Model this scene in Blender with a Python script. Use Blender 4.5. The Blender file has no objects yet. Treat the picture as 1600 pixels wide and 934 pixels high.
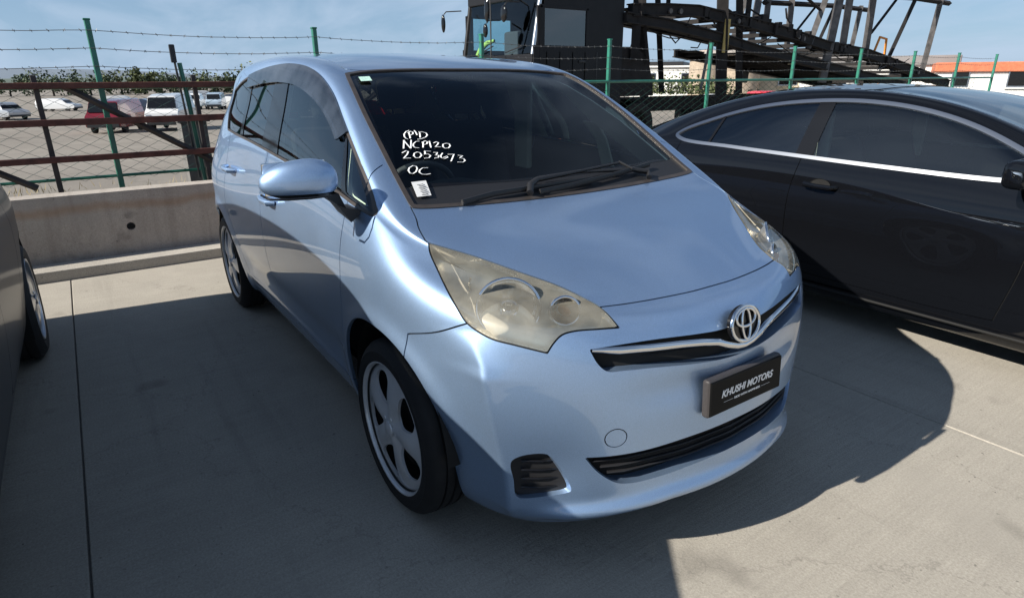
import bpy, bmesh, math, random
import numpy as np
from mathutils import Vector, Matrix
D = bpy.data; SC = bpy.context.scene; COL = SC.collection
rad = math.radians
# ---------------------------------------------------------------- camera, world, sun, exposure
cam = D.cameras.new('camera'); cam_ob = D.objects.new('camera', cam); COL.objects.link(cam_ob); SC.camera = cam_ob
cam.lens = 21.757; cam.sensor_width = 36; cam.clip_start = .05; cam.clip_end = 6000
cam_ob.matrix_world = Matrix(((.569183, -.272939, .775587, 1.7847), (.822192, .195384, -.534626, -1.5417), (-.005617, .941981, .335618, 1.4557), (0, 0, 0, 1)))
SUN_EL, SUN_AZ = 31.5, math.degrees(math.atan2(1., .12))      # elevation; direction the light travels in plan
sun = D.lights.new('sun', 'SUN'); sun.energy = 5.0; sun.angle = rad(.5); sun.color = (1, .94, .84)
sun_ob = D.objects.new('sun', sun); COL.objects.link(sun_ob); sun_ob.location = (0, 0, 30)
_d = Vector((math.cos(rad(SUN_AZ))*math.cos(rad(SUN_EL)), math.sin(rad(SUN_AZ))*math.cos(rad(SUN_EL)), -math.sin(rad(SUN_EL))))
sun_ob.rotation_euler = _d.to_track_quat('-Z', 'Y').to_euler()
wd = D.worlds.new('World'); SC.world = wd; wd.use_nodes = True
def make_world():
    N, L = wd.node_tree.nodes, wd.node_tree.links; bg = N['Background']; bg.inputs[1].default_value = .05
    sky = N.new('ShaderNodeTexSky'); sky.sky_type = 'NISHITA'; sky.sun_disc = False; sky.sun_elevation = rad(SUN_EL)
    sky.sun_rotation = math.atan2(-_d.x, -_d.y); sky.air_density = 1.0; sky.dust_density = .0; sky.ozone_density = 3.0; sky.altitude = 10
    tc = N.new('ShaderNodeTexCoord'); sep = N.new('ShaderNodeSeparateXYZ'); L.new(tc.outputs['Generated'], sep.inputs[0])
    # project the direction onto a cloud layer
    zc = N.new('ShaderNodeMath'); zc.operation = 'MAXIMUM'; L.new(sep.outputs[2], zc.inputs[0]); zc.inputs[1].default_value = 0.
    za = N.new('ShaderNodeMath'); za.operation = 'ADD'; L.new(zc.outputs[0], za.inputs[0]); za.inputs[1].default_value = .22
    dv = N.new('ShaderNodeVectorMath'); dv.operation = 'DIVIDE'; L.new(tc.outputs['Generated'], dv.inputs[0]); L.new(za.outputs[0], dv.inputs[1])
    mp = N.new('ShaderNodeMapping'); mp.inputs['Scale'].default_value = (.9, 1.9, 1.); mp.inputs['Rotation'].default_value = (0, 0, .5); L.new(dv.outputs[0], mp.inputs[0])
    n = N.new('ShaderNodeTexNoise'); n.inputs['Scale'].default_value = 1.1; n.inputs['Detail'].default_value = 9; n.inputs['Roughness'].default_value = .55; n.inputs['Distortion'].default_value = .5
    L.new(mp.outputs[0], n.inputs['Vector'])
    r = N.new('ShaderNodeMapRange'); r.inputs[1].default_value = .43; r.inputs[2].default_value = .66; r.inputs[3].default_value = .0; r.inputs[4].default_value = .62
    L.new(n.outputs[0], r.inputs[0])
    # pale blue haze towards the horizon
    hz = N.new('ShaderNodeMapRange'); hz.inputs[1].default_value = .0; hz.inputs[2].default_value = .32; hz.inputs[3].default_value = .78; hz.inputs[4].default_value = 0.; L.new(zc.outputs[0], hz.inputs[0])
    m0 = N.new('ShaderNodeMixRGB'); L.new(hz.outputs[0], m0.inputs[0]); L.new(sky.outputs[0], m0.inputs[1]); m0.inputs[2].default_value = (4.0, 6.4, 9.8, 1)
    mx = N.new('ShaderNodeMixRGB'); L.new(r.outputs[0], mx.inputs[0]); L.new(m0.outputs[0], mx.inputs[1]); mx.inputs[2].default_value = (6.6, 8.2, 10.4, 1)
    L.new(mx.outputs[0], bg.inputs[0])
make_world()
SC.view_settings.view_transform = 'Standard'; SC.view_settings.look = 'None'; SC.view_settings.exposure = .68; SC.view_settings.gamma = 1.
SC.cycles.max_bounces = 10; SC.cycles.transparent_max_bounces = 24; SC.cycles.glossy_bounces = 5; SC.cycles.diffuse_bounces = 3
SC.cycles.caustics_reflective = False; SC.cycles.caustics_refractive = False; SC.cycles.sample_clamp_indirect = 6
# ---------------------------------------------------------------- surface maths
def grid_cage(hull, top):
    """hull[r][c] (rows bottom to shoulder, columns front centre round to rear centre), top[i][j];
    returns full mirrored control cage"""
    R, C = len(hull), len(hull[0]); K = len(top[0]) - 1
    V, idx = [], {}
    def vid(p, key):
        if key not in idx:
            idx[key] = len(V); V.append(p)
        return idx[key]
    F = []
    for s in (1, -1):
        def h(r, c):
            p = hull[r][c]; k = ('h', r, c, 0 if abs(p[1]) < 1e-6 else s)
            return vid((p[0], p[1]*s, p[2]), k)
        def t(i, j):
            if i == 0: return h(R-1, j)
            if i == len(top)-1: return h(R-1, C-1-j)
            if j == K: return h(R-1, K+i)
            p = top[i][j]
            return vid((p[0], p[1]*s, p[2]), ('t', i, j, 0 if abs(p[1]) < 1e-6 else s))
        for r in range(R-1):
            for c in range(C-1):
                q = (h(r, c), h(r, c+1), h(r+1, c+1), h(r+1, c))
                F.append(q if s > 0 else q[::-1])
        for i in range(len(top)-1):
            for j in range(K):
                q = (t(i, j), t(i, j+1), t(i+1, j+1), t(i+1, j))
                F.append(q if s > 0 else q[::-1])
    return np.array(V, float), F
def subdivide(V, F, level, iters=3, crease=()):
    T0 = V.copy(); Cg = V.copy(); n = len(V)
    def run(Cv, lv):
        me = D.meshes.new('cage'); me.from_pydata(Cv.tolist(), [], F)
        ob = D.objects.new('cage', me); COL.objects.link(ob)
        m = ob.modifiers.new('s', 'SUBSURF'); m.levels = m.render_levels = lv; m.use_limit_surface = True
        m.boundary_smooth = 'PRESERVE_CORNERS'
        ev = ob.evaluated_get(bpy.context.evaluated_depsgraph_get()); em = ev.to_mesh()
        P = np.empty(len(em.vertices)*3); em.vertices.foreach_get('co', P)
        N = np.empty(len(em.vertices)*3); em.vertices.foreach_get('normal', N)
        Q = np.empty(len(em.loops), int); em.loops.foreach_get('vertex_index', Q)
        ev.to_mesh_clear(); D.objects.remove(ob); D.meshes.remove(me)
        return P.reshape(-1, 3), N.reshape(-1, 3), Q.reshape(-1, 4)
    for _ in range(iters):
        P, N, Q = run(Cg, 2)
        Cg = Cg + (T0 - P[:n])*0.9
    P, N, Q = run(Cg, level)
    return P, N, Q
class M:
    """triangle soup with smooth normals"""
    def __init__(s, V, N, T): s.V, s.N, s.T = np.asarray(V, float).reshape(-1, 3), np.asarray(N, float).reshape(-1, 3), np.asarray(T, int).reshape(-1, 3)
    def compact(s):
        if len(s.T) == 0: return M(np.zeros((0, 3)), np.zeros((0, 3)), np.zeros((0, 3), int))
        u, inv = np.unique(s.T, return_inverse=True)
        return M(s.V[u], s.N[u], inv.reshape(-1, 3))
    def mirror(s):
        f = np.array([1, -1, 1.]); return M(s.V*f, s.N*f, s.T[:, ::-1])
    def off(s, d):
        return M(s.V + s.N*d, s.N, s.T)
    def moved(s, v): return M(s.V+np.array(v), s.N, s.T)
def join(*ms):
    ms = [m for m in ms if m is not None and len(m.T)]
    if not ms: return M(np.zeros((0, 3)), np.zeros((0, 3)), np.zeros((0, 3), int))
    o = 0; Vs, Ns, Ts = [], [], []
    for m in ms:
        Vs.append(m.V); Ns.append(m.N); Ts.append(m.T+o); o += len(m.V)
    return M(np.vstack(Vs), np.vstack(Ns), np.vstack(Ts))
def split(m, s):
    """cut triangles along s = 0; returns (s<0, s>0)"""
    if len(m.T) == 0: return m, m
    s = np.where(np.abs(s) < 2e-5, 2e-5, s)
    neg = s[m.T] < 0; cnt = neg.sum(1)
    A = m.T[cnt == 3]; B = m.T[cnt == 0]; X = m.T[(cnt > 0) & (cnt < 3)]; cx = neg[(cnt > 0) & (cnt < 3)]; cn = cx.sum(1)
    V, N = [m.V], [m.N]
    if len(X):
        lone = np.where(cn == 1, cx.argmax(1), (~cx).argmax(1))
        a = X[np.arange(len(X)), lone]; b = X[np.arange(len(X)), (lone+1) % 3]; c = X[np.arange(len(X)), (lone+2) % 3]
        e = np.vstack([np.stack([a, b], 1), np.stack([a, c], 1)])
        es = np.sort(e, 1); u, inv = np.unique(es, axis=0, return_inverse=True); inv = inv.ravel()
        t = s[u[:, 0]]/(s[u[:, 0]]-s[u[:, 1]]); t = t[:, None]
        nv = m.V[u[:, 0]]*(1-t)+m.V[u[:, 1]]*t; nn = m.N[u[:, 0]]*(1-t)+m.N[u[:, 1]]*t
        nn /= np.linalg.norm(nn, axis=1, keepdims=True)+1e-12
        V.append(nv); N.append(nn); base = len(m.V)
        p = inv[:len(X)]+base; q = inv[len(X):]+base
        tip = np.stack([a, p, q], 1); r1 = np.stack([p, b, c], 1); r2 = np.stack([p, c, q], 1)
        one = cn == 1
        A = np.vstack([A, tip[one], r1[~one], r2[~one]]); B = np.vstack([B, tip[~one], r1[one], r2[one]])
    V = np.vstack(V); N = np.vstack(N)
    return M(V, N, A).compact(), M(V, N, B).compact()
def smooth_poly(pts, n=8, closed=True):
    """Catmull-Rom through points; a point with a third truthy value is a sharp corner"""
    P = [np.array(p[:2], float) for p in pts]; cor = [len(p) > 2 and bool(p[2]) for p in pts]
    out = []; L = len(P); rng = range(L if closed else L-1)
    for i in rng:
        p1, p2 = P[i], P[(i+1) % L]
        if closed or i > 0: p0 = P[i-1]
        else: p0 = 2*p1-p2
        if closed or i < L-2: p3 = P[(i+2) % L]
        else: p3 = 2*p2-p1
        if cor[i]: p0 = 2*p1-p2
        if cor[(i+1) % L]: p3 = 2*p2-p1
        d0, d1, d2 = [max(np.linalg.norm(b-a), 1e-6)**.5 for a, b in ((p0, p1), (p1, p2), (p2, p3))]
        m1 = (p1-p0)/d0-(p2-p0)/(d0+d1)+(p2-p1)/d1; m2 = (p2-p1)/d1-(p3-p1)/(d1+d2)+(p3-p2)/d2
        m1, m2 = m1*d1, m2*d1
        for k in range(n):
            t = k/n; out.append((2*t**3-3*t**2+1)*p1+(t**3-2*t**2+t)*m1+(-2*t**3+3*t**2)*p2+(t**3-t**2)*m2)
    if not closed: out.append(P[-1])
    return np.array(out)
def sdf(Q, poly, lim=.25):
    """signed distance (negative inside) of 2D points to a closed polygon"""
    out = np.full(len(Q), 9.0)
    lo, hi = poly.min(0)-lim, poly.max(0)+lim
    k = np.where(((Q > lo) & (Q < hi)).all(1))[0]
    q = Q[k]; d = np.full(len(k), 1e9); ins = np.zeros(len(k), bool)
    A = poly; B = np.roll(poly, -1, 0)
    for a, b in zip(A, B):
        e = b-a; L = (e*e).sum()
        if L < 1e-14: continue
        t = np.clip(((q-a)@e)/L, 0, 1); dd = ((q-a-t[:, None]*e)**2).sum(1); d = np.minimum(d, dd)
        c = ((a[1] > q[:, 1]) != (b[1] > q[:, 1]))
        with np.errstate(divide='ignore', invalid='ignore'):
            ins ^= c & (q[:, 0] < (b[0]-a[0])*(q[:, 1]-a[1])/(b[1]-a[1]+1e-300)+a[0])
    d = np.sqrt(d); out[k] = np.where(ins, -d, d)
    return out
def basis(az, el):
    """2D axes of a projection that looks along direction (az, el)"""
    a, e = rad(az), rad(el)
    f = np.array([math.cos(a)*math.cos(e), math.sin(a)*math.cos(e), math.sin(e)])
    u = np.array([-math.sin(a), math.cos(a), 0.]); v = np.cross(f, u)
    return f, u, v
def pfield(m, bas, poly, facing=.02, grow=0., mask=None):
    f, u, v = bas
    s = sdf(np.stack([m.V@u, m.V@v], 1), poly)+grow
    s = np.where(m.N@f < facing, 9., s)
    if mask is not None: s = np.where(mask(m.V), s, 9.)
    return s
def rim(m, depth, dirv=None, skipy=True):
    """walls along the open border of a piece, going inwards"""
    if len(m.T) == 0: return m
    e = np.vstack([m.T[:, [0, 1]], m.T[:, [1, 2]], m.T[:, [2, 0]]])
    k = np.minimum(e[:, 0], e[:, 1])*(len(m.V)+1)+np.maximum(e[:, 0], e[:, 1])
    u, i, c = np.unique(k, return_index=True, return_counts=True)
    b = e[i[c == 1]]
    if skipy:
        b = b[~((np.abs(m.V[b[:, 0], 1]) < 1e-4) & (np.abs(m.V[b[:, 1], 1]) < 1e-4))]
    if len(b) == 0: return M(np.zeros((0, 3)), np.zeros((0, 3)), np.zeros((0, 3), int))
    a, c2 = m.V[b[:, 0]], m.V[b[:, 1]]
    dv = (-m.N[b[:, 0]]*depth, -m.N[b[:, 1]]*depth) if dirv is None else (np.array(dirv)*depth,)*2
    p, q = a+dv[0], c2+dv[1]
    n = np.cross(p-a, q-a); n = n/(np.linalg.norm(n, axis=1, keepdims=True)+1e-12)
    k = len(b); V = np.vstack([a, c2, q, p]); N = np.vstack([n]*4); I = np.arange(k)
    T = np.vstack([np.stack([I, I+3*k, I+2*k], 1), np.stack([I, I+2*k, I+k], 1)])
    return M(V, N, T)
def flat(m):
    """a piece with its own flat normals"""
    P = m.V[m.T]; n = np.cross(P[:, 1]-P[:, 0], P[:, 2]-P[:, 0]); n /= np.linalg.norm(n, axis=1, keepdims=True)+1e-15
    return M(P.reshape(-1, 3), np.repeat(n, 3, 0), np.arange(len(m.T)*3).reshape(-1, 3))
def from_bm(bm, angle=35):
    """bmesh to a piece, smooth except at edges sharper than angle"""
    bmesh.ops.triangulate(bm, faces=bm.faces[:]); bm.normal_update()
    ca = math.cos(rad(angle)); V, N, T = [], [], []
    for f in bm.faces:
        t = []
        for v in f.verts:
            n = Vector((0, 0, 0))
            for g in v.link_faces:
                if g.normal.dot(f.normal) > ca: n += g.normal*g.calc_area()
            n = n.normalized() if n.length > 0 else f.normal
            t.append(len(V)); V.append(v.co[:]); N.append(n[:])
        T.append(t)
    bm.free(); return M(V, N, T)
def xform(m, mat):
    A = np.array(mat.to_3x3()); n = m.N@np.linalg.inv(A); n /= np.linalg.norm(n, axis=1, keepdims=True)+1e-15
    V = m.V@A.T+np.array(mat.translation)
    return M(V, n, m.T if np.linalg.det(A) > 0 else m.T[:, ::-1])
def box(x0, x1, y0, y1, z0, z1, bev=0., seg=2):
    bm = bmesh.new(); bmesh.ops.create_cube(bm, size=1)
    for v in bm.verts: v.co = Vector(((x0+x1)/2+v.co.x*(x1-x0), (y0+y1)/2+v.co.y*(y1-y0), (z0+z1)/2+v.co.z*(z1-z0)))
    if bev: bmesh.ops.bevel(bm, geom=bm.edges[:]+bm.verts[:], offset=bev, segments=seg, profile=.6, affect='EDGES')
    return from_bm(bm)
def tube(pts, r, n=8, closed=False, flatz=1., up=(0, 0, 1), cap=True):
    """swept tube; r number or list"""
    P = [Vector(p) for p in pts]; L = len(P); rr = r if hasattr(r, '__len__') else [r]*L
    bm = bmesh.new(); rings = []; U = Vector(up)
    for i, p in enumerate(P):
        a = P[(i-1) % L] if (closed or i > 0) else p; b = P[(i+1) % L] if (closed or i < L-1) else p
        t = (b-a).normalized(); s = t.cross(U)
        if s.length < 1e-4: s = t.cross(Vector((1, 0, 0)))
        s.normalize(); w = s.cross(t)
        rings.append([bm.verts.new(p+(s*math.cos(k*2*math.pi/n)+w*flatz*math.sin(k*2*math.pi/n))*rr[i]) for k in range(n)])
    for i in range(L if closed else L-1):
        A, B = rings[i], rings[(i+1) % L]
        for k in range(n): bm.faces.new((A[k], B[k], B[(k+1) % n], A[(k+1) % n]))
    if not closed and cap:
        bm.faces.new(rings[0]); bm.faces.new(rings[-1][::-1])
    bmesh.ops.recalc_face_normals(bm, faces=bm.faces[:])
    return from_bm(bm, 50)
def lathe(prof, n=48, axis='y', arc=(0, 2*math.pi)):
    """profile [(radius, offset)] revolved about an axis"""
    bm = bmesh.new(); full = abs(arc[1]-arc[0]-2*math.pi) < 1e-6; rings = []
    for k in range(n if full else n+1):
        a = arc[0]+(arc[1]-arc[0])*k/n; c, s = math.cos(a), math.sin(a)
        rings.append([bm.verts.new({'y': (r*c, h, r*s), 'x': (h, r*c, r*s), 'z': (r*c, r*s, h)}[axis]) for r, h in prof])
    K = len(rings)
    for k in range(K if full else K-1):
        A, B = rings[k], rings[(k+1) % K]
        for i in range(len(prof)-1):
            try: bm.faces.new((A[i], A[i+1], B[i+1], B[i]))
            except ValueError: pass
    bmesh.ops.remove_doubles(bm, verts=bm.verts[:], dist=1e-6)
    bmesh.ops.recalc_face_normals(bm, faces=bm.faces[:])
    return from_bm(bm, 32)
# ---------------------------------------------------------------- objects
def mesh_from(name, m, mat=None):
    me = D.meshes.new(name); me.vertices.add(len(m.V)); me.vertices.foreach_set('co', m.V.ravel())
    me.loops.add(len(m.T)*3); me.loops.foreach_set('vertex_index', m.T.ravel())
    me.polygons.add(len(m.T)); me.polygons.foreach_set('loop_start', np.arange(len(m.T))*3)
    me.polygons.foreach_set('loop_total', np.full(len(m.T), 3)); me.update(calc_edges=True)
    me.polygons.foreach_set('use_smooth', np.ones(len(m.T), bool))
    me.normals_split_custom_set_from_vertices(m.N.tolist())
    if mat: me.materials.append(mat)
    return me
def part(name, m, mat, parent=None, label=None):
    if isinstance(m, M): me = mesh_from(name, m, mat)
    else: me = m
    o = D.objects.new(name, me); COL.objects.link(o)
    if parent: o.parent = parent
    if label: o['label'] = label
    return o
def pieces(m):
    """connected pieces of a mesh, largest first"""
    key = np.round(m.V*5000).astype(int); u, inv = np.unique(key, axis=0, return_inverse=True); inv = inv.ravel(); t = inv[m.T]
    lab = np.arange(len(u))
    for _ in range(400):
        mn = lab[t].min(1); new = lab.copy(); np.minimum.at(new, t.ravel(), np.repeat(mn, 3)); new = new[new]
        if (new == lab).all(): break
        lab = new
    tl = lab[t[:, 0]]; out = [M(m.V, m.N, m.T[tl == k]).compact() for k in np.unique(tl)]
    return sorted([o for o in out if len(o.T) > 3], key=lambda o: -len(o.T))
def parts(name, m, mat, parent):
    return [part(name, q, mat, parent) for q in pieces(m)]
def wpart(name, m, mat, parent, label=None):
    """part given in world coordinates"""
    if isinstance(m, M): m = m.moved(-parent.location)
    else: m.transform(Matrix.Translation(-parent.location))
    return part(name, m, mat, parent, label)
def tag(o, label=None, cat=None, group=None, kind=None):
    if label: o['label'] = label
    if cat: o['category'] = cat
    if group: o['group'] = group
    if kind: o['kind'] = kind
    return o
def empty(name, loc=(0, 0, 0), rz=0., label=None, cat=None, group=None):
    o = D.objects.new(name, None); COL.objects.link(o); o.location = loc; o.rotation_euler = (0, 0, rz)
    o.empty_display_size = .2
    return tag(o, label, cat, group)
# ---------------------------------------------------------------- materials
def nmat(name):
    m = D.materials.new(name); m.use_nodes = True; nt = m.node_tree
    return m, nt, nt.nodes['Principled BSDF']
def pmat(name, col, rough=.5, metal=0., coat=0., coatr=.03, var=0., vscale=6., bump=0., bscale=60., spec=.5, rvar=0.):
    """plain procedural material with optional colour variation and relief"""
    m, nt, b = nmat(name); N, L = nt.nodes, nt.links
    b.inputs['Base Color'].default_value = (*col, 1); b.inputs['Roughness'].default_value = rough
    b.inputs['Metallic'].default_value = metal; b.inputs['Coat Weight'].default_value = coat
    b.inputs['Coat Roughness'].default_value = coatr; b.inputs['Specular IOR Level'].default_value = spec
    tc = N.new('ShaderNodeTexCoord')
    if var:
        n = N.new('ShaderNodeTexNoise'); n.inputs['Scale'].default_value = vscale; n.inputs['Detail'].default_value = 6
        L.new(tc.outputs['Object'], n.inputs['Vector'])
        r = N.new('ShaderNodeMapRange'); r.inputs[1].default_value = .3; r.inputs[2].default_value = .7
        r.inputs[3].default_value = 1-var; r.inputs[4].default_value = 1+var; L.new(n.outputs[0], r.inputs[0])
        mx = N.new('ShaderNodeVectorMath'); mx.operation = 'SCALE'; mx.inputs[0].default_value = col
        L.new(r.outputs[0], mx.inputs['Scale']); L.new(mx.outputs[0], b.inputs['Base Color'])
    if rvar:
        n = N.new('ShaderNodeTexNoise'); n.inputs['Scale'].default_value = 3; n.inputs['Detail'].default_value = 8
        L.new(tc.outputs['Object'], n.inputs['Vector'])
        r = N.new('ShaderNodeMapRange'); r.inputs[1].default_value = .3; r.inputs[2].default_value = .7
        r.inputs[3].default_value = max(0, rough-rvar); r.inputs[4].default_value = rough+rvar
        L.new(n.outputs[0], r.inputs[0]); L.new(r.outputs[0], b.inputs['Roughness'])
    if bump:
        n = N.new('ShaderNodeTexNoise'); n.inputs['Scale'].default_value = bscale; n.inputs['Detail'].default_value = 8
        L.new(tc.outputs['Object'], n.inputs['Vector'])
        u = N.new('ShaderNodeBump'); u.inputs['Strength'].default_value = bump; u.inputs['Distance'].default_value = .01
        L.new(n.outputs[0], u.inputs['Height']); L.new(u.outputs[0], b.inputs['Normal'])
    return m
def glassmat(name, tint, ior=1.8, rough=.005, haze=0., hazecol=(.7, .7, .6)):
    m = D.materials.new(name); m.use_nodes = True; N, L = m.node_tree.nodes, m.node_tree.links
    N.remove(N['Principled BSDF']); out = N['Material Output']
    tr = N.new('ShaderNodeBsdfTransparent'); tr.inputs[0].default_value = (*tint, 1)
    gl = N.new('ShaderNodeBsdfGlossy'); gl.inputs['Roughness'].default_value = rough; gl.inputs[0].default_value = (1, 1, 1, 1)
    fr = N.new('ShaderNodeFresnel'); fr.inputs[0].default_value = ior
    mx = N.new('ShaderNodeMixShader'); L.new(fr.outputs[0], mx.inputs[0]); L.new(gl.outputs[0], mx.inputs[2])
    if haze:
        df = N.new('ShaderNodeBsdfDiffuse'); df.inputs[0].default_value = (*hazecol, 1)
        m2 = N.new('ShaderNodeMixShader'); L.new(tr.outputs[0], m2.inputs[1]); L.new(df.outputs[0], m2.inputs[2])
        tc = N.new('ShaderNodeTexCoord'); n = N.new('ShaderNodeTexNoise'); n.inputs['Scale'].default_value = 9; n.inputs['Detail'].default_value = 5
        L.new(tc.outputs['Object'], n.inputs['Vector'])
        r = N.new('ShaderNodeMapRange'); r.inputs[1].default_value = .35; r.inputs[2].default_value = .65
        r.inputs[3].default_value = haze*.6; r.inputs[4].default_value = haze*1.5; L.new(n.outputs[0], r.inputs[0]); L.new(r.outputs[0], m2.inputs[0])
        L.new(m2.outputs[0], mx.inputs[1])
    else: L.new(tr.outputs[0], mx.inputs[1])
    L.new(mx.outputs[0], out.inputs['Surface'])
    return m
MT = {}
def _ci(m, v): m.node_tree.nodes['Principled BSDF'].inputs['Coat IOR'].default_value = v; return m
MT['paint'] = pmat('light_blue_paint', (.33, .46, .66), .47, .85, 1., .015, var=.02, vscale=2.5, rvar=.03)
_ci(MT['paint'], 1.65)
def flake(m, col, amp, scale=900., dust=.10):
    # metal flake: very fine tone variation
    nt = m.node_tree; N, L = nt.nodes, nt.links; b = N['Principled BSDF']; tc = N.new('ShaderNodeTexCoord')
    n = N.new('ShaderNodeTexNoise'); n.inputs['Scale'].default_value = scale; n.inputs['Detail'].default_value = 1; L.new(tc.outputs['Object'], n.inputs['Vector'])
    d = N.new('ShaderNodeTexNoise'); d.inputs['Scale'].default_value = 5; d.inputs['Detail'].default_value = 9; d.inputs['Roughness'].default_value = .7; L.new(tc.outputs['Object'], d.inputs['Vector'])
    r = N.new('ShaderNodeMapRange'); r.inputs[1].default_value = .3; r.inputs[2].default_value = .7; r.inputs[3].default_value = 1-amp; r.inputs[4].default_value = 1+amp; L.new(n.outputs[0], r.inputs[0])
    x = N.new('ShaderNodeVectorMath'); x.operation = 'SCALE'; x.inputs[0].default_value = col; L.new(r.outputs[0], x.inputs['Scale'])
    # a thin film of yard dust
    r2 = N.new('ShaderNodeMapRange'); r2.inputs[1].default_value = .45; r2.inputs[2].default_value = .8; r2.inputs[3].default_value = .0; r2.inputs[4].default_value = dust; L.new(d.outputs[0], r2.inputs[0])
    mx = N.new('ShaderNodeMixRGB'); L.new(r2.outputs[0], mx.inputs[0]); L.new(x.outputs[0], mx.inputs[1]); mx.inputs[2].default_value = (.40, .38, .34, 1); L.new(mx.outputs[0], b.inputs['Base Color'])
flake(MT['paint'], (.32, .46, .68), .18, 900., .07)
MT['black_paint'] = pmat('black_paint', (.004, .004, .006), .3, .0, 1., .01, spec=.0)
flake(MT['black_paint'], (.004, .0045, .006), .6, 900., .0); MT['trim'] = pmat('black_plastic', (.018, .018, .02), .45, bump=.05, bscale=300)
MT['gloss_black'] = pmat('gloss_black', (.008, .008, .009), .08)
MT['trim_brown'] = pmat('weathered_black_trim', (.05, .042, .038), .4, var=.2, vscale=20)
MT['gap'] = pmat('gap_black', (.004, .004, .004), .8)
MT['rubber'] = pmat('tyre_rubber', (.010, .010, .011), .75, var=.3, vscale=12, bump=.1, bscale=90)
MT['silver'] = pmat('silver_hubcap', (.68, .69, .71), .36, .3, .5, .1, var=.12, vscale=9)
MT['chrome'] = pmat('chrome', (.75, .76, .78), .08, 1.)
MT['satin'] = pmat('satin_chrome', (.55, .57, .60), .28, 1.)
MT['glass'] = glassmat('window_glass', (.82, .90, .88), 1.95)
MT['wsglass'] = glassmat('windscreen_glass', (.92, .96, .94), 1.42)
MT['privacy'] = glassmat('dark_glass', (.16, .18, .18), 2.1)
MT['visor'] = glassmat('smoked_visor', (.22, .23, .25), 1.6, .03, haze=.25, hazecol=(.10, .12, .16))
MT['lens'] = glassmat('headlight_lens', (.98, .97, .93), 1.5, .02, haze=.13, hazecol=(.94, .88, .72))
MT['reflector'] = pmat('headlight_reflector', (.95, .88, .74), .25, .55, var=.15, vscale=14)
MT['dish'] = pmat('chamber_mirror', (.95, .93, .88), .09, .9)
MT['amber'] = pmat('amber_bulb', (.75, .22, .02), .25)
MT['red_lens'] = pmat('red_lens', (.35, .01, .01), .1, coat=1.)
MT['seat'] = pmat('dark_seat_fabric', (.055, .057, .062), .9, bump=.2, bscale=200)
MT['dash'] = pmat('dark_dash_plastic', (.06, .065, .068), .55, bump=.1, bscale=250)
MT['lining'] = pmat('pale_green_grey_lining', (.74, .80, .64), .8)
MT['carpet'] = pmat('dark_carpet', (.02, .02, .022), .95)
MT['paper'] = pmat('white_paper', (.72, .72, .72), .7, var=.06, vscale=60)
MT['chalk'] = pmat('white_marker', (.85, .87, .88), .8)
MT['white_print'] = pmat('white_print', (.85, .85, .85), .5)
MT['plate'] = pmat('matt_black_plate', (.006, .006, .006), .6, spec=.15)
MT['holder'] = pmat('grey_black_holder', (.05, .045, .045), .38, bump=.2, bscale=150)
MT['mirror'] = pmat('mirror_glass', (.8, .82, .85), .02, 1.)

def lamp_mat():
    m = pmat('lit_orange_lamp', (.8, .28, .03), .3); b = m.node_tree.nodes['Principled BSDF']; b.inputs['Emission Color'].default_value = (1, .30, .03, 1); b.inputs['Emission Strength'].default_value = 1.6; return m
MT['orange_lamp'] = lamp_mat()
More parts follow.
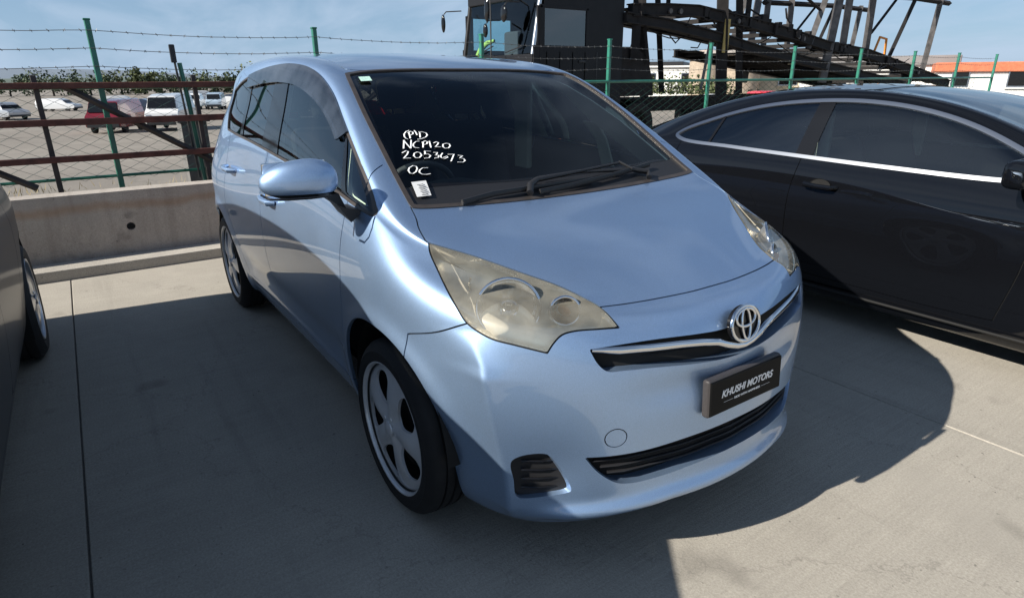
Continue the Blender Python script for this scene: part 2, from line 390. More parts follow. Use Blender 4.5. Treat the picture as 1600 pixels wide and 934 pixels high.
# ---------------------------------------------------------------- ground, kerb, wall
def ground_mat(name, base, dark, sc=1., broom=False, stains=.15, bump=.35):
    m, nt, b = nmat(name); N, L = nt.nodes, nt.links; b.inputs['Roughness'].default_value = .88; b.inputs['Specular IOR Level'].default_value = .25
    ge = N.new('ShaderNodeNewGeometry')
    def noise(s, d=6, rough=.6, sc3=None):
        n = N.new('ShaderNodeTexNoise'); n.inputs['Scale'].default_value = s; n.inputs['Detail'].default_value = d; n.inputs['Roughness'].default_value = rough
        if sc3:
            mp = N.new('ShaderNodeMapping'); mp.inputs['Scale'].default_value = sc3; L.new(ge.outputs['Position'], mp.inputs[0]); L.new(mp.outputs[0], n.inputs['Vector'])
        else: L.new(ge.outputs['Position'], n.inputs['Vector'])
        return n
    def rng(src, a, c, lo, hi):
        r = N.new('ShaderNodeMapRange'); r.inputs[1].default_value = a; r.inputs[2].default_value = c; r.inputs[3].default_value = lo; r.inputs[4].default_value = hi; L.new(src, r.inputs[0]); return r.outputs[0]
    big = rng(noise(.55*sc, 5).outputs[0], .35, .68, 1-stains, 1+stains*.5); mid = rng(noise(5*sc, 8, .7).outputs[0], .3, .7, .93, 1.06)
    grit = rng(noise(120, 4, .85).outputs[0], .3, .7, .74, 1.24); spot = rng(noise(38, 2, .5).outputs[0], .24, .30, .55, 1.)
    def mul(a, c):
        x = N.new('ShaderNodeMath'); x.operation = 'MULTIPLY'; L.new(a, x.inputs[0]); L.new(c, x.inputs[1]); return x.outputs[0]
    f = mul(mul(big, mid), mul(grit, spot))
    if broom: f = mul(f, rng(noise(1, 3, .5, (55, 2.2, 1)).outputs[0], .3, .7, .955, 1.04))
    # oil spots, hairline cracks and wheel scuffs
    oil = rng(noise(1.7*sc, 3, .55).outputs[0], .66, .72, 1., .72); f = mul(f, oil)
    vo = N.new('ShaderNodeTexVoronoi'); vo.feature = 'DISTANCE_TO_EDGE'; vo.inputs['Scale'].default_value = .42*sc
    wv = N.new('ShaderNodeVectorMath'); wv.operation = 'ADD'; L.new(ge.outputs['Position'], wv.inputs[0]); L.new(noise(1.3, 6, .7).outputs[1], wv.inputs[1]); L.new(wv.outputs[0], vo.inputs['Vector'])
    f = mul(f, rng(vo.outputs[0], .0, .0035, .80, 1.))
    if broom: f = mul(f, rng(noise(1, 4, .6, (.35, 5.5, 1)).outputs[0], .58, .70, 1., .88))
    sc_ = N.new('ShaderNodeVectorMath'); sc_.operation = 'SCALE'; sc_.inputs[0].default_value = base; L.new(f, sc_.inputs['Scale'])
    mx = N.new('ShaderNodeMixRGB'); L.new(rng(noise(.9*sc, 4).outputs[0], .52, .72, 0, .75), mx.inputs[0]); L.new(sc_.outputs[0], mx.inputs[1]); mx.inputs[2].default_value = (*dark, 1)
    mx.blend_type = 'MIX'; L.new(mx.outputs[0], b.inputs['Base Color'])
    u = N.new('ShaderNodeBump'); u.inputs['Strength'].default_value = bump; u.inputs['Distance'].default_value = .006
    h = N.new('ShaderNodeMath'); h.operation = 'ADD'; L.new(noise(120, 6, .8).outputs[0], h.inputs[0])
    hb = noise(1, 3, .6, (70, 2.5, 1)) if broom else noise(30, 4); L.new(hb.outputs[0], h.inputs[1])
    L.new(h.outputs[0], u.inputs['Height']); L.new(u.outputs[0], b.inputs['Normal'])
    return m
CONC = ground_mat('broomed_concrete', (.405, .375, .325), (.35, .325, .285), 1., True, .10, .45)
CONC2 = ground_mat('cast_concrete', (.44, .41, .365), (.34, .32, .29), 2.2, False, .15, .3)
LOT = ground_mat('gravelly_asphalt', (.27, .245, .215), (.22, .20, .175), .25, False, .18, .6)
def sheet_obj(name, x0, x1, y0, y1, z, mat, n=1):
    me = D.meshes.new(name); me.from_pydata([(x0, y0, z), (x1, y0, z), (x1, y1, z), (x0, y1, z)], [], [(0, 1, 2, 3)]); me.materials.append(mat)
    o = D.objects.new(name, me); COL.objects.link(o); o['kind'] = 'structure'; return o
def yard():
    xs_ = [(3000, -.06), (-4.4, -.06), (-11.5, -.14), (-20, -.65), (-30, -1.2), (-60, -1.7), (-100, -2.1), (-5000, -2.2)]
    V = []; F = []
    for x, z in xs_: V += [(x, -4000, z), (x, 4000, z)]
    for k in range(len(xs_)-1): F.append((2*k, 2*k+1, 2*k+3, 2*k+2))
    me = D.meshes.new('ground'); me.from_pydata(V, [], F); me.materials.append(LOT); o = D.objects.new('ground', me); COL.objects.link(o); o['kind'] = 'structure'
yard()
pave = sheet_obj('concrete_pavement', -4.3, 60, -60, 60, -.012, MT['gap'])
pave.data.materials.clear(); pave.data.materials.append(ground_mat('joint_dirt', (.16, .15, .135), (.12, .11, .10)))
xs = [-3.935, 4.6, 13., 22.]; ys = [-1.76+3.15*k for k in range(-6, 9)]
for i in range(3):
    for j in range(len(ys)-1):
        g = .0035
        part('concrete_slab', box(xs[i]+g, xs[i+1]-g, ys[j]+g, ys[j+1]-g, -.05, 0, .003, 1), CONC, pave)
kerb = part('kerb', join(*[box(-4.21, -3.94, y+.004, y+2.996, -.05, .085, .012, 2) for y in np.arange(-15.2, 33, 3)]), CONC2); kerb['kind'] = 'structure'
# low concrete wall with drain holes
wall = empty('concrete_wall', (-4.3, 0, 0), label='low grey concrete wall below the wire fence, drain hole near its foot', cat='wall')
def wall_piece(y0, y1, hole):
    bm = bmesh.new(); prof = [(-4.205, .0), (-4.205, .60), (-4.215, .61), (-4.40, .61), (-4.41, .60), (-4.41, 0)]
    n = 28; hy, hz, r = hole if hole else (0, 0, 0)
    m = box(-4.41, -4.205, y0, y1, -.05, .61, .008, 1)
    if not hole: return m
    # front face with a round opening: a ring of quads to the face rectangle
    bm = bmesh.new(); out, inn, deep = [], [], []
    for k in range(n):
        a = 2*math.pi*k/n; c, s = math.cos(a), math.sin(a)
        t = min((hy-y0)/max(-c, 1e-9) if c < 0 else (y1-hy)/max(c, 1e-9), (hz+.05)/max(-s, 1e-9) if s < 0 else (.605-hz)/max(s, 1e-9))
        out.append(bm.verts.new((-4.205, hy+c*t, hz+s*t))); inn.append(bm.verts.new((-4.205, hy+c*r, hz+s*r))); deep.append(bm.verts.new((-4.33, hy+c*r, hz+s*r)))
    for k in range(n):
        q = (k+1) % n
        bm.faces.new((out[k], out[q], inn[q], inn[k])); bm.faces.new((inn[k], inn[q], deep[q], deep[k]))
    bm.faces.new(deep)
    for (ya, yb) in ((y0, y1),):
        def V3(*p): return bm.verts.new(p)
        a, b, c, d = V3(-4.205, y0, .605), V3(-4.205, y1, .605), V3(-4.41, y1, .605), V3(-4.41, y0, .605); bm.faces.new((a, b, c, d))
        a, b, c, d = V3(-4.41, y0, .605), V3(-4.41, y1, .605), V3(-4.41, y1, -.05), V3(-4.41, y0, -.05); bm.faces.new((a, b, c, d))
    bmesh.ops.recalc_face_normals(bm, faces=bm.faces[:]); return from_bm(bm, 30)
def wall_mat():
    m = ground_mat('grey_wall_concrete', (.44, .40, .36), (.38, .35, .32), 2., False, .2, .4); N, L = m.node_tree.nodes, m.node_tree.links; b = N['Principled BSDF']
    src = b.inputs['Base Color'].links[0].from_socket; ge = N.new('ShaderNodeNewGeometry'); sep = N.new('ShaderNodeSeparateXYZ'); L.new(ge.outputs['Position'], sep.inputs[0])
    n = N.new('ShaderNodeTexNoise'); n.inputs['Scale'].default_value = 3.; n.inputs['Detail'].default_value = 6; L.new(ge.outputs['Position'], n.inputs['Vector'])
    a = N.new('ShaderNodeMath'); a.operation = 'MULTIPLY_ADD'; L.new(n.outputs[0], a.inputs[0]); a.inputs[1].default_value = .12; L.new(sep.outputs[2], a.inputs[2])
    r = N.new('ShaderNodeMapRange'); r.interpolation_type = 'SMOOTHSTEP'; r.inputs[1].default_value = .06; r.inputs[2].default_value = .0; r.inputs[3].default_value = 0; r.inputs[4].default_value = .5
    d = N.new('ShaderNodeMath'); d.operation = 'SUBTRACT'; L.new(a.outputs[0], d.inputs[0]); d.inputs[1].default_value = .545; ab = N.new('ShaderNodeMath'); ab.operation = 'ABSOLUTE'; L.new(d.outputs[0], ab.inputs[0]); L.new(ab.outputs[0], r.inputs[0])
    mx = N.new('ShaderNodeMixRGB'); L.new(r.outputs[0], mx.inputs[0]); L.new(src, mx.inputs[1]); mx.inputs[2].default_value = (.36, .22, .12, 1)
    mp = N.new('ShaderNodeMapping'); mp.inputs['Scale'].default_value = (1, 9, .8); L.new(ge.outputs['Position'], mp.inputs[0]); n2 = N.new('ShaderNodeTexNoise'); n2.inputs['Scale'].default_value = 1; n2.inputs['Detail'].default_value = 5; L.new(mp.outputs[0], n2.inputs['Vector'])
    r2 = N.new('ShaderNodeMapRange'); r2.inputs[1].default_value = .5; r2.inputs[2].default_value = .72; r2.inputs[3].default_value = 0; r2.inputs[4].default_value = .5; L.new(n2.outputs[0], r2.inputs[0])
    m2 = N.new('ShaderNodeMixRGB'); m2.blend_type = 'MULTIPLY'; L.new(r2.outputs[0], m2.inputs[0]); L.new(mx.outputs[0], m2.inputs[1]); m2.inputs[2].default_value = (.55, .52, .5, 1); L.new(m2.outputs[0], b.inputs['Base Color'])
    return m
WCON = wall_mat()
wpart('wall_section', wall_piece(-3.4, .60, (-1.275, .31, .032)), WCON, wall)
wpart('wall_section', wall_piece(.61, 6.6, (2.7, .31, .032)), WCON, wall); wpart('wall_section', wall_piece(6.61, 18.6, None), WCON, wall)
wpart('wall_section', wall_piece(-12.0, -3.41, (-6, .31, .032)), WCON, wall)
# ---------------------------------------------------------------- wire fence
GREEN = pmat('green_post_coating', (.02, .16, .11), .4, coat=.3, var=.2, vscale=8)
WIRE = pmat('green_mesh_wire', (.015, .05, .04), .5, .3); BARB = pmat('dull_barbed_wire', (.16, .16, .16), .45, .6)
RUST = pmat('rusty_red_steel', (.10, .035, .026), .75, var=.35, vscale=14, bump=.3, bscale=70)
fence = empty('wire_fence', (-4.8, 0, 0), label='green chain link fence with three barbed wires on top behind the cars', cat='fence')
py = [-9.4, -7.4, -5.3, -3.3, -1.25, .636, 2.588, 4.604, 6.688, 8.886, 11.06, 13.2, 15.3, 17.4]
for i, y in enumerate(py):
    p = wpart('post', join(box(-4.825, -4.775, y-.022, y+.022, -.1, 1.93, .006, 1), box(-4.83, -4.77, y-.027, y+.027, 1.925, 1.94, .004, 1)), GREEN, fence)
wpart('top_rail', tube([(-4.79, y, 1.405) for y in py], .019, 8), GREEN, fence)
wpart('bottom_rail', tube([(-4.79, y, .66) for y in py], .014, 6), GREEN, fence)
rng = random.Random(4)
for z in (1.57, 1.71, 1.85):
    pts = []; barbs = []
    for a, b in zip(py, py[1:]):
        for k in range(10):
            t = k/10; pts.append((-4.76, a+(b-a)*t, z-.028*4*t*(1-t)+rng.uniform(-.002, .002)))
    ms = [tube(pts, .0026, 4)]
    for y in np.arange(-4.5, 17, .11):
        zz = np.interp(y, [p[1] for p in pts], [p[2] for p in pts]); a = rng.uniform(0, 3)
        ms.append(tube([(-4.76+.012*math.sin(a), y-.008, zz-.013*math.cos(a)), (-4.76-.012*math.sin(a), y+.008, zz+.013*math.cos(a))], .0026, 3))
        ms.append(tube([(-4.76+.012*math.cos(a), y+.008, zz-.012*math.sin(a)), (-4.76-.012*math.cos(a), y-.006, zz+.012*math.sin(a))], .0026, 3))
    wpart('barbed_wire', join(*ms), BARB, fence)
def chain_link(y0, y1, z0, z1, x, p=.088, r=.0036):
    V, F = [], []; ny = int((y1-y0)/p); nz = int((z1-z0)/(p/2))
    for i in range(ny):
        base = len(V); s0 = 1 if i % 2 == 0 else -1
        for k in range(nz+1):
            s = s0 if k % 2 == 0 else -s0; cy = y0+p*(i+.5)+s*p*.49; cz = z0+k*p/2; cx = x+(.003 if k % 2 else -.003)
            for t in range(3):
                a = t*2.0944; V.append((cx+r*math.cos(a), cy+r*math.sin(a), cz))
        for k in range(nz):
            for t in range(3):
                u = (t+1) % 3; F.append((base+3*k+t, base+3*k+u, base+3*k+3+u, base+3*k+3+t))
    me = D.meshes.new('chain_link_mesh'); me.from_pydata(V, [], F); me.materials.append(WIRE); return me
o = wpart('chain_link_mesh', chain_link(-6, 16.5, .63, 1.40, -4.79), WIRE, fence); o['kind'] = 'stuff'
# short leaning stake and post beside the rack
wpart('post', tube([(-4.72, -.575, .55), (-4.72, -.60, 1.2), (-4.72, -.625, 1.60)], .020, 8), GREEN, fence)
stake = tag(part('black_stake', join(tube([(-4.70, -.62, .6), (-4.70, -.665, 1.62)], .010, 6), box(-4.725, -4.685, -.69, -.645, 1.60, 1.75, .008)), MT['trim']), 'thin black capped stake leaning against the fence above the rusty rack', 'stake')
rack = empty('rusty_steel_rack', (-4.62, 0, 0), label='rusty red steel rack with three long rails and crossed braces behind the wall', cat='rack')
for z, h in ((1.42, .024), (1.135, .026), (.842, .024)): wpart('rail', box(-4.65, -4.60, -3.2, 1.5, z-h, z+h, .004, 1), RUST, rack)
def brace(a, b, w=.022): return tube([(-4.665, a[0], a[1]), (-4.665, b[0], b[1])], w*1.25, 4)
for a, b in (((-1.55, 1.44), (-.30, .62)), ((-.35, 1.40), (-1.60, .60)), ((.1, 1.44), (1.35, .62)), ((1.35, 1.42), (.1, .62)), ((-3.1, 1.42), (-1.85, .62))):
    if a == (-.35, 1.40): continue
    wpart('brace', brace(a, b), pmat('dark_steel', (.045, .038, .036), .6, var=.3) if 'dark_steel' not in D.materials else D.materials['dark_steel'], rack)
for y in (-3.15, -1.70, -.54, .62, 1.45): wpart('upright', box(-4.70, -4.672, y-.02, y+.02, -.03, 1.50, .004, 1), D.materials['dark_steel'], rack)
tag(part('grey_cabinet', join(box(-5.65, -5.35, -.62, -.38, -.03, 1.06, .01), box(-5.68, -5.32, -.65, -.35, 1.06, 1.09, .005)), pmat('weathered_grey_sheet', (.13, .125, .12), .7, var=.2, vscale=9)), 'weathered grey cabinet standing just beyond the fence', 'cabinet')
# far hills, trees
def ridge(name, pts, depth, col):
    bm = bmesh.new(); rows = []
    for x, y, z in pts: rows.append([bm.verts.new((x, y, -2)), bm.verts.new((x-depth*.3, y, z*.8)), bm.verts.new((x-depth*.6, y, z)), bm.verts.new((x-depth, y, -2))])
    for a, b in zip(rows, rows[1:]):
        for k in range(3): bm.faces.new((a[k], a[k+1], b[k+1], b[k]))
    bmesh.ops.recalc_face_normals(bm, faces=bm.faces[:]); o = part(name, from_bm(bm, 80), col); o['kind'] = 'structure'; return o
rg = random.Random(7)
ridge('hills', [(-1700+rg.uniform(-30, 30), y, 1.5+27*max(0, 1-((y+60)/520)**2)+rg.uniform(-1, 1)) for y in range(-900, 700, 45)], 300, pmat('hazy_blue_hill', (.16, .20, .25), 1., var=.1, vscale=.01))
ridge('hills', [(-900+.0*y, y, 5+rg.uniform(-1, 1)) for y in range(-500, 1300, 50)], 120, pmat('far_wooded_ground', (.10, .13, .11), 1., var=.2, vscale=.05))
LEAF = [pmat('dark_foliage', (.045, .07, .03), .8, var=.35, vscale=.6), pmat('olive_foliage', (.09, .11, .045), .8, var=.35, vscale=.6)]
BARK = pmat('bark', (.06, .045, .035), .9)
def tree(x, y, h, r, k, label, seed):
    q = random.Random(seed); t = empty('leafy_tree', (x, y, -2.2), label=label, cat='tree', group='trees far beyond the yard')
    part('trunk', join(tube([(0, 0, -.1), (q.uniform(-.1, .1), q.uniform(-.1, .1), h*.35), (0, 0, h*.6)], [.05*h, .035*h, .015*h], 6), tube([(0, 0, h*.3), (r*.3, r*.4, h*.6)], [.02*h, .008*h], 5), tube([(0, 0, h*.3), (-r*.3, -r*.4, h*.62)], [.02*h, .008*h], 5)), BARK, t)
    V, F = [], []; cl = [(q.uniform(-.6, .6)*r, q.uniform(-1.1, 1.1)*r, h*q.uniform(.15, .86), q.uniform(.18, .55)*r) for _ in range(22)]
    for _ in range(900):
        cx, cy, cz, cr = q.choice(cl); v = Vector((q.gauss(0, 1), q.gauss(0, 1), q.gauss(0, 1))).normalized()*cr*q.uniform(.5, 1.05)
        c = Vector((cx, cy, cz))+v; c.z = max(.08*h, c.z); s = q.uniform(.04, .085)*h; b = len(V)
        a1 = Vector((q.gauss(0, 1), q.gauss(0, 1), q.gauss(0, 1))).normalized(); a2 = a1.cross(Vector((q.gauss(0, 1), q.gauss(0, 1), q.gauss(0, 1)))).normalized()
        V += [(c+a1*s)[:], (c+a2*s*.6)[:], (c-a1*s)[:], (c-a2*s*.6)[:]]; F.append((b, b+1, b+2, b+3))
    me = D.meshes.new('crown'); me.from_pydata(V, [], F); me.materials.append(LEAF[k]); part('crown', me, None, t)
TL = ['tall round tree standing out of the far tree line', 'wide dark tree in the far tree line', 'low olive tree in the far tree line']
# positions run along a line 200 m away
spots = [(-200, -32, 3.6, 4), (-200, -22, 4, 5), (-205, -12, 3.2, 4), (-198, -3, 3.4, 5), (-200, 5, 3.3, 5), (-200, 12, 4.0, 4), (-198, 17, 5.0, 3.2), (-205, 22, 4.2, 4), (-200, 28, 4.0, 5), (-202, 35, 4.4, 5), (-200, 42, 4.3, 4), (-198, 48, 4.9, 5), (-202, 55, 4.6, 5), (-200, 62, 4.2, 5), (-198, 68.5, 5.3, 3.2), (-205, 76, 3.8, 5), (-200, 84, 4.2, 5)]
LB = ['far tree at the left end of the tree line, dark and low', 'second tree from the left end of the far tree line', 'small low tree between wider ones at the far left', 'broad dark far tree left of the red van', 'broad low tree above the red van', 'olive tree next to the tall round one above the red van', 'tall yellow-green round tree above the red van', 'dark tree just right of the tall yellow-green one', 'wide dark tree above the blue hatch row', 'wide olive tree above the white van', 'dark tree between the white van and the leaning stake', 'olive tree right of the leaning stake', 'bushy green tree above the white pickup', 'wide dark tree above the pale blue van', 'tall palm-like round tree beside the hatchback roof edge', 'low far tree hidden behind the hatchback corner', 'far tree behind the hatchback roof']
for i, (x, y, h, r) in enumerate(spots): tree(x, y, h+2.0, r, 1 if i in (5, 6, 9, 11, 14) else 0, LB[i], i)

V, F = [], []; q_ = random.Random(5)
for _ in range(260):
    x, y, r = q_.uniform(-3.6, 2.2), q_.uniform(-3, 3.2), q_.uniform(.0012, .0045); b = len(V)
    V += [(x+r, y, .0005), (x-.5*r, y+.87*r, .0005), (x-.5*r, y-.87*r, .0005), (x, y, r*1.1)]; F += [(b, b+1, b+3), (b+1, b+2, b+3), (b+2, b, b+3)]
me = D.meshes.new('loose_grit'); me.from_pydata(V, [], F); me.materials.append(pmat('grit', (.12, .11, .10), .9)); o_ = part('loose_grit', me, None); o_['kind'] = 'stuff'
# ---------------------------------------------------------------- the hatchback's skin
BX = [.785,.768,.715,.63,.51,.365,.20,0,-.3,-.65,-1.1,-1.6,-2.1,-2.5,-2.8,-2.99,-3.08,-3.12,-3.135,-3.14,-3.14]
BW = [0,.20,.40,.56,.69,.775,.825,.845,.842,.838,.836,.838,.843,.845,.81,.71,.56,.40,.25,.12,0]
def hull_row(dxf, dw, zf, zs, zr, dxr=0.):
    out = []
    for c in range(21):
        ff = max(0., 1-(c/7.)**2) if c < 7 else 0.
        fr = max(0., 1-((20-c)/7.)**2) if c > 13 else 0.
        sc = (BW[c]+dw*min(1, BW[c]/.6))
        z = zs+(zf-zs)*(1-min(1, max(0, (c-2)/5.)))if c < 8 else (zs+(zr-zs)*min(1, max(0, (c-12)/5.)))
        out.append([BX[c]+dxf*ff+dxr*fr, max(0, sc), z])
    return out
def hatch_cage():
    H = [hull_row(-.07,-.12,.185,.19,.25), hull_row(-.02,-.07,.205,.225,.28), hull_row(0,-.035,.27,.33,.38),
         hull_row(0,-.015,.40,.47,.50), hull_row(0,0,.55,.62,.65), hull_row(-.01,.003,.665,.78,.80), hull_row(-.04,-.008,.77,.92,.97,.01)]
    for k, dz in enumerate([(.065,.05,.02,-.02,-.045,-.035,-.01),(.035,.025,0,-.03,-.05,-.038,-.01),(.015,.01,-.003,-.018,-.03,-.02,0)]):
        for c, v in enumerate(dz): H[k][c][2] += v
    r7 = [(.70,0,.825),(.69,.19,.826),(.65,.35,.828),(.58,.49,.84),(.47,.605,.86),(.33,.695,.895),(.16,.765,.945),(-.05,.80,1.02),(-.30,.80,1.065),(-.65,.80,1.10),(-1.1,.795,1.13),(-1.6,.79,1.155),(-2.1,.775,1.18),(-2.5,.75,1.20),(-2.78,.70,1.19),(-2.94,.62,1.18),(-3.03,.52,1.175),(-3.07,.40,1.17),(-3.09,.25,1.17),(-3.10,.12,1.17),(-3.10,0,1.17)]
    r8 = [(.608,0,.86),(.598,.16,.861),(.568,.29,.865),(.525,.39,.87),(.465,.47,.882),(.325,.585,.925),(.15,.69,.985),(-.03,.735,1.06),(-.33,.70,1.235),(-.60,.655,1.385),(-.92,.61,1.505),(-1.4,.60,1.555),(-1.9,.59,1.56),(-2.4,.575,1.535),(-2.72,.55,1.50),(-2.88,.53,1.475),(-2.96,.47,1.455),(-3.0,.36,1.46),(-3.02,.24,1.465),(-3.03,.12,1.47),(-3.03,0,1.47)]
    mid = lambda a, b, t: [tuple(p*(1-t)+q*t for p, q in zip(u, v)) for u, v in zip(a, b)]
    rb = mid(r7, r8, .36); rc = mid(r7, r8, .76)
    rb[7:] = [(-.045,.782,1.035),(-.315,.775,1.13),(-.63,.745,1.235),(-1.04,.73,1.305),(-1.55,.725,1.325),(-2.05,.71,1.34),(-2.47,.685,1.345),(-2.76,.64,1.31),(-2.92,.585,1.29),(-3.01,.505,1.285),(-3.05,.39,1.285),(-3.07,.25,1.285),(-3.08,.12,1.285),(-3.08,0,1.285)]
    rc[7:] = [(-.04,.762,1.047),(-.325,.742,1.19),(-.61,.70,1.33),(-.95,.67,1.45),(-1.45,.665,1.492),(-1.95,.655,1.497),(-2.43,.635,1.48),(-2.74,.60,1.43),(-2.90,.56,1.405),(-2.985,.49,1.39),(-3.03,.375,1.39),(-3.05,.245,1.39),(-3.06,.12,1.39),(-3.06,0,1.39)]
    H += [r7, rb, rc, r8]
    cen = [(.608,.86),(.43,.925),(.21,.985),(-.03,1.05),(-.30,1.225),(-.58,1.375),(-.86,1.498),(-1.35,1.572),(-1.85,1.594),(-2.35,1.578),(-2.7,1.54),(-2.88,1.505),(-3.03,1.47)]
    top = []
    fr = [0,.34,.617,.83,1.]
    for i, (xc, zc) in enumerate(cen):
        e = r8[4+i]; row = []
        for f in fr:
            g = f**2.3; row.append((xc+(e[0]-xc)*g, e[1]*f, zc+(e[2]-zc)*g))
        top.append(row)
    return H, top
FE = {"headlight":[40,25,[[0.4612,0.66,1],[0.3118,0.6185],[0.1608,0.5673],[0.0631,0.5342],[-0.0085,0.5007],[-0.0616,0.4694],[-0.1151,0.4094,1],[-0.0535,0.4022],[0.0135,0.3935],[0.0442,0.3826],[0.0658,0.3596],[0.0827,0.3317,1],[0.1675,0.3497],[0.2358,0.3655],[0.2828,0.3889],[0.312,0.4108],[0.3483,0.4611],[0.4143,0.5621],[0.4524,0.6272]]],"fog":[25,0,[[0.3935,0.4224],[0.2972,0.4419],[0.2782,0.4259],[0.2205,0.3158],[0.2298,0.3071],[0.3432,0.2853],[0.3777,0.292],[0.388,0.3541]]]}
WRITING = [[[-0.393,0.503,1.274],[-0.388,0.517,1.271],[-0.375,0.531,1.264],[-0.362,0.537,1.256],[-0.352,0.536,1.25],[-0.347,0.53,1.247]],[[-0.383,0.508,1.268],[-0.35,0.519,1.249]],[[-0.381,0.513,1.267],[-0.388,0.499,1.271],[-0.382,0.492,1.268],[-0.372,0.497,1.262],[-0.367,0.51,1.259]],[[-0.391,0.482,1.273],[-0.38,0.481,1.267],[-0.364,0.484,1.258]],[[-0.376,0.467,1.265],[-0.35,0.479,1.25]],[[-0.381,0.469,1.268],[-0.379,0.454,1.267],[-0.371,0.443,1.263],[-0.36,0.444,1.256],[-0.35,0.457,1.25],[-0.344,0.477,1.246],[-0.342,0.493,1.245]],[[-0.344,0.548,1.245],[-0.302,0.571,1.22]],[[-0.343,0.55,1.245],[-0.322,0.547,1.232],[-0.3,0.544,1.219]],[[-0.3,0.544,1.219],[-0.341,0.521,1.244]],[[-0.332,0.493,1.239],[-0.332,0.507,1.238],[-0.322,0.522,1.232],[-0.311,0.528,1.226],[-0.302,0.525,1.22],[-0.299,0.511,1.219]],[[-0.328,0.479,1.236],[-0.299,0.495,1.219]],[[-0.326,0.485,1.235],[-0.331,0.468,1.239],[-0.325,0.463,1.235],[-0.316,0.47,1.229],[-0.312,0.486,1.227]],[[-0.327,0.454,1.237],[-0.296,0.464,1.217]],[[-0.317,0.441,1.231],[-0.323,0.427,1.234],[-0.316,0.422,1.23],[-0.307,0.431,1.225],[-0.298,0.446,1.219],[-0.294,0.425,1.217]],[[-0.31,0.392,1.227],[-0.307,0.408,1.225],[-0.296,0.415,1.218],[-0.286,0.412,1.212],[-0.287,0.397,1.212],[-0.296,0.384,1.218],[-0.306,0.382,1.225],[-0.31,0.392,1.227]],[[-0.282,0.587,1.208],[-0.291,0.568,1.213],[-0.286,0.561,1.21],[-0.273,0.572,1.202],[-0.256,0.595,1.192],[-0.255,0.568,1.191]],[[-0.281,0.528,1.207],[-0.276,0.542,1.204],[-0.265,0.551,1.197],[-0.254,0.548,1.19],[-0.254,0.534,1.19],[-0.264,0.52,1.196],[-0.276,0.519,1.204],[-0.281,0.528,1.207]],[[-0.279,0.475,1.206],[-0.282,0.499,1.208]],[[-0.281,0.498,1.208],[-0.269,0.503,1.2]],[[-0.268,0.508,1.199],[-0.267,0.492,1.199],[-0.258,0.487,1.193],[-0.249,0.499,1.187],[-0.249,0.517,1.187]],[[-0.272,0.467,1.202],[-0.27,0.452,1.201],[-0.261,0.462,1.195]],[[-0.26,0.468,1.194],[-0.255,0.455,1.192],[-0.246,0.462,1.186],[-0.245,0.478,1.185]],[[-0.264,0.435,1.198],[-0.254,0.448,1.191],[-0.245,0.451,1.185],[-0.239,0.441,1.181],[-0.243,0.426,1.184],[-0.249,0.425,1.188],[-0.245,0.441,1.185]],[[-0.257,0.416,1.193],[-0.255,0.392,1.192],[-0.225,0.422,1.172]],[[-0.248,0.379,1.188],[-0.244,0.362,1.185],[-0.236,0.379,1.18]],[[-0.236,0.379,1.18],[-0.231,0.365,1.176],[-0.221,0.365,1.17],[-0.214,0.38,1.166],[-0.217,0.399,1.168]],[[-0.22,0.578,1.169],[-0.212,0.596,1.164],[-0.199,0.606,1.157],[-0.187,0.606,1.149],[-0.184,0.597,1.147],[-0.191,0.582,1.151],[-0.205,0.569,1.16],[-0.216,0.567,1.166],[-0.22,0.578,1.169]],[[-0.205,0.528,1.159],[-0.205,0.549,1.16],[-0.197,0.564,1.155],[-0.188,0.57,1.149],[-0.178,0.565,1.143],[-0.176,0.551,1.141],[-0.177,0.533,1.142]]]
# ---------------------------------------------------------------- light blue hatchback
SIDE, FRONT, TOP, REAR = basis(90, 0), basis(0, 0), basis(0, 90), basis(180, 0)
HL, FOG = basis(40, 25), basis(25, 0)
def halve(P, N, Q):
    k = P[Q][:, :, 1].mean(1) > 0; Q = Q[k]
    V = P.copy(); V[np.abs(V[:, 1]) < 1e-5, 1] = 0
    return M(V, N, np.vstack([Q[:, [0, 1, 2]], Q[:, [0, 2, 3]]])).compact()
class Skin:
    """half skin that panels are cut out of; gap bands are collected"""
    def __init__(s, m): s.m = m; s.gap = []
    def cut(s, bas, poly, gap=.0, mask=None, facing=.02):
        f = pfield(s.m, bas, poly, facing, 0., mask)
        if gap:
            inn, rest = split(s.m, f+gap)
            f2 = pfield(rest, bas, poly, facing, 0., mask); band, rest = split(rest, f2-gap)
            s.gap.append(band)
        else: inn, rest = split(s.m, f)
        s.m = rest; return inn
    def cutf(s, fn):
        a, s.m = split(s.m, fn(s.m)); return a
def both(m): return join(m, m.mirror())
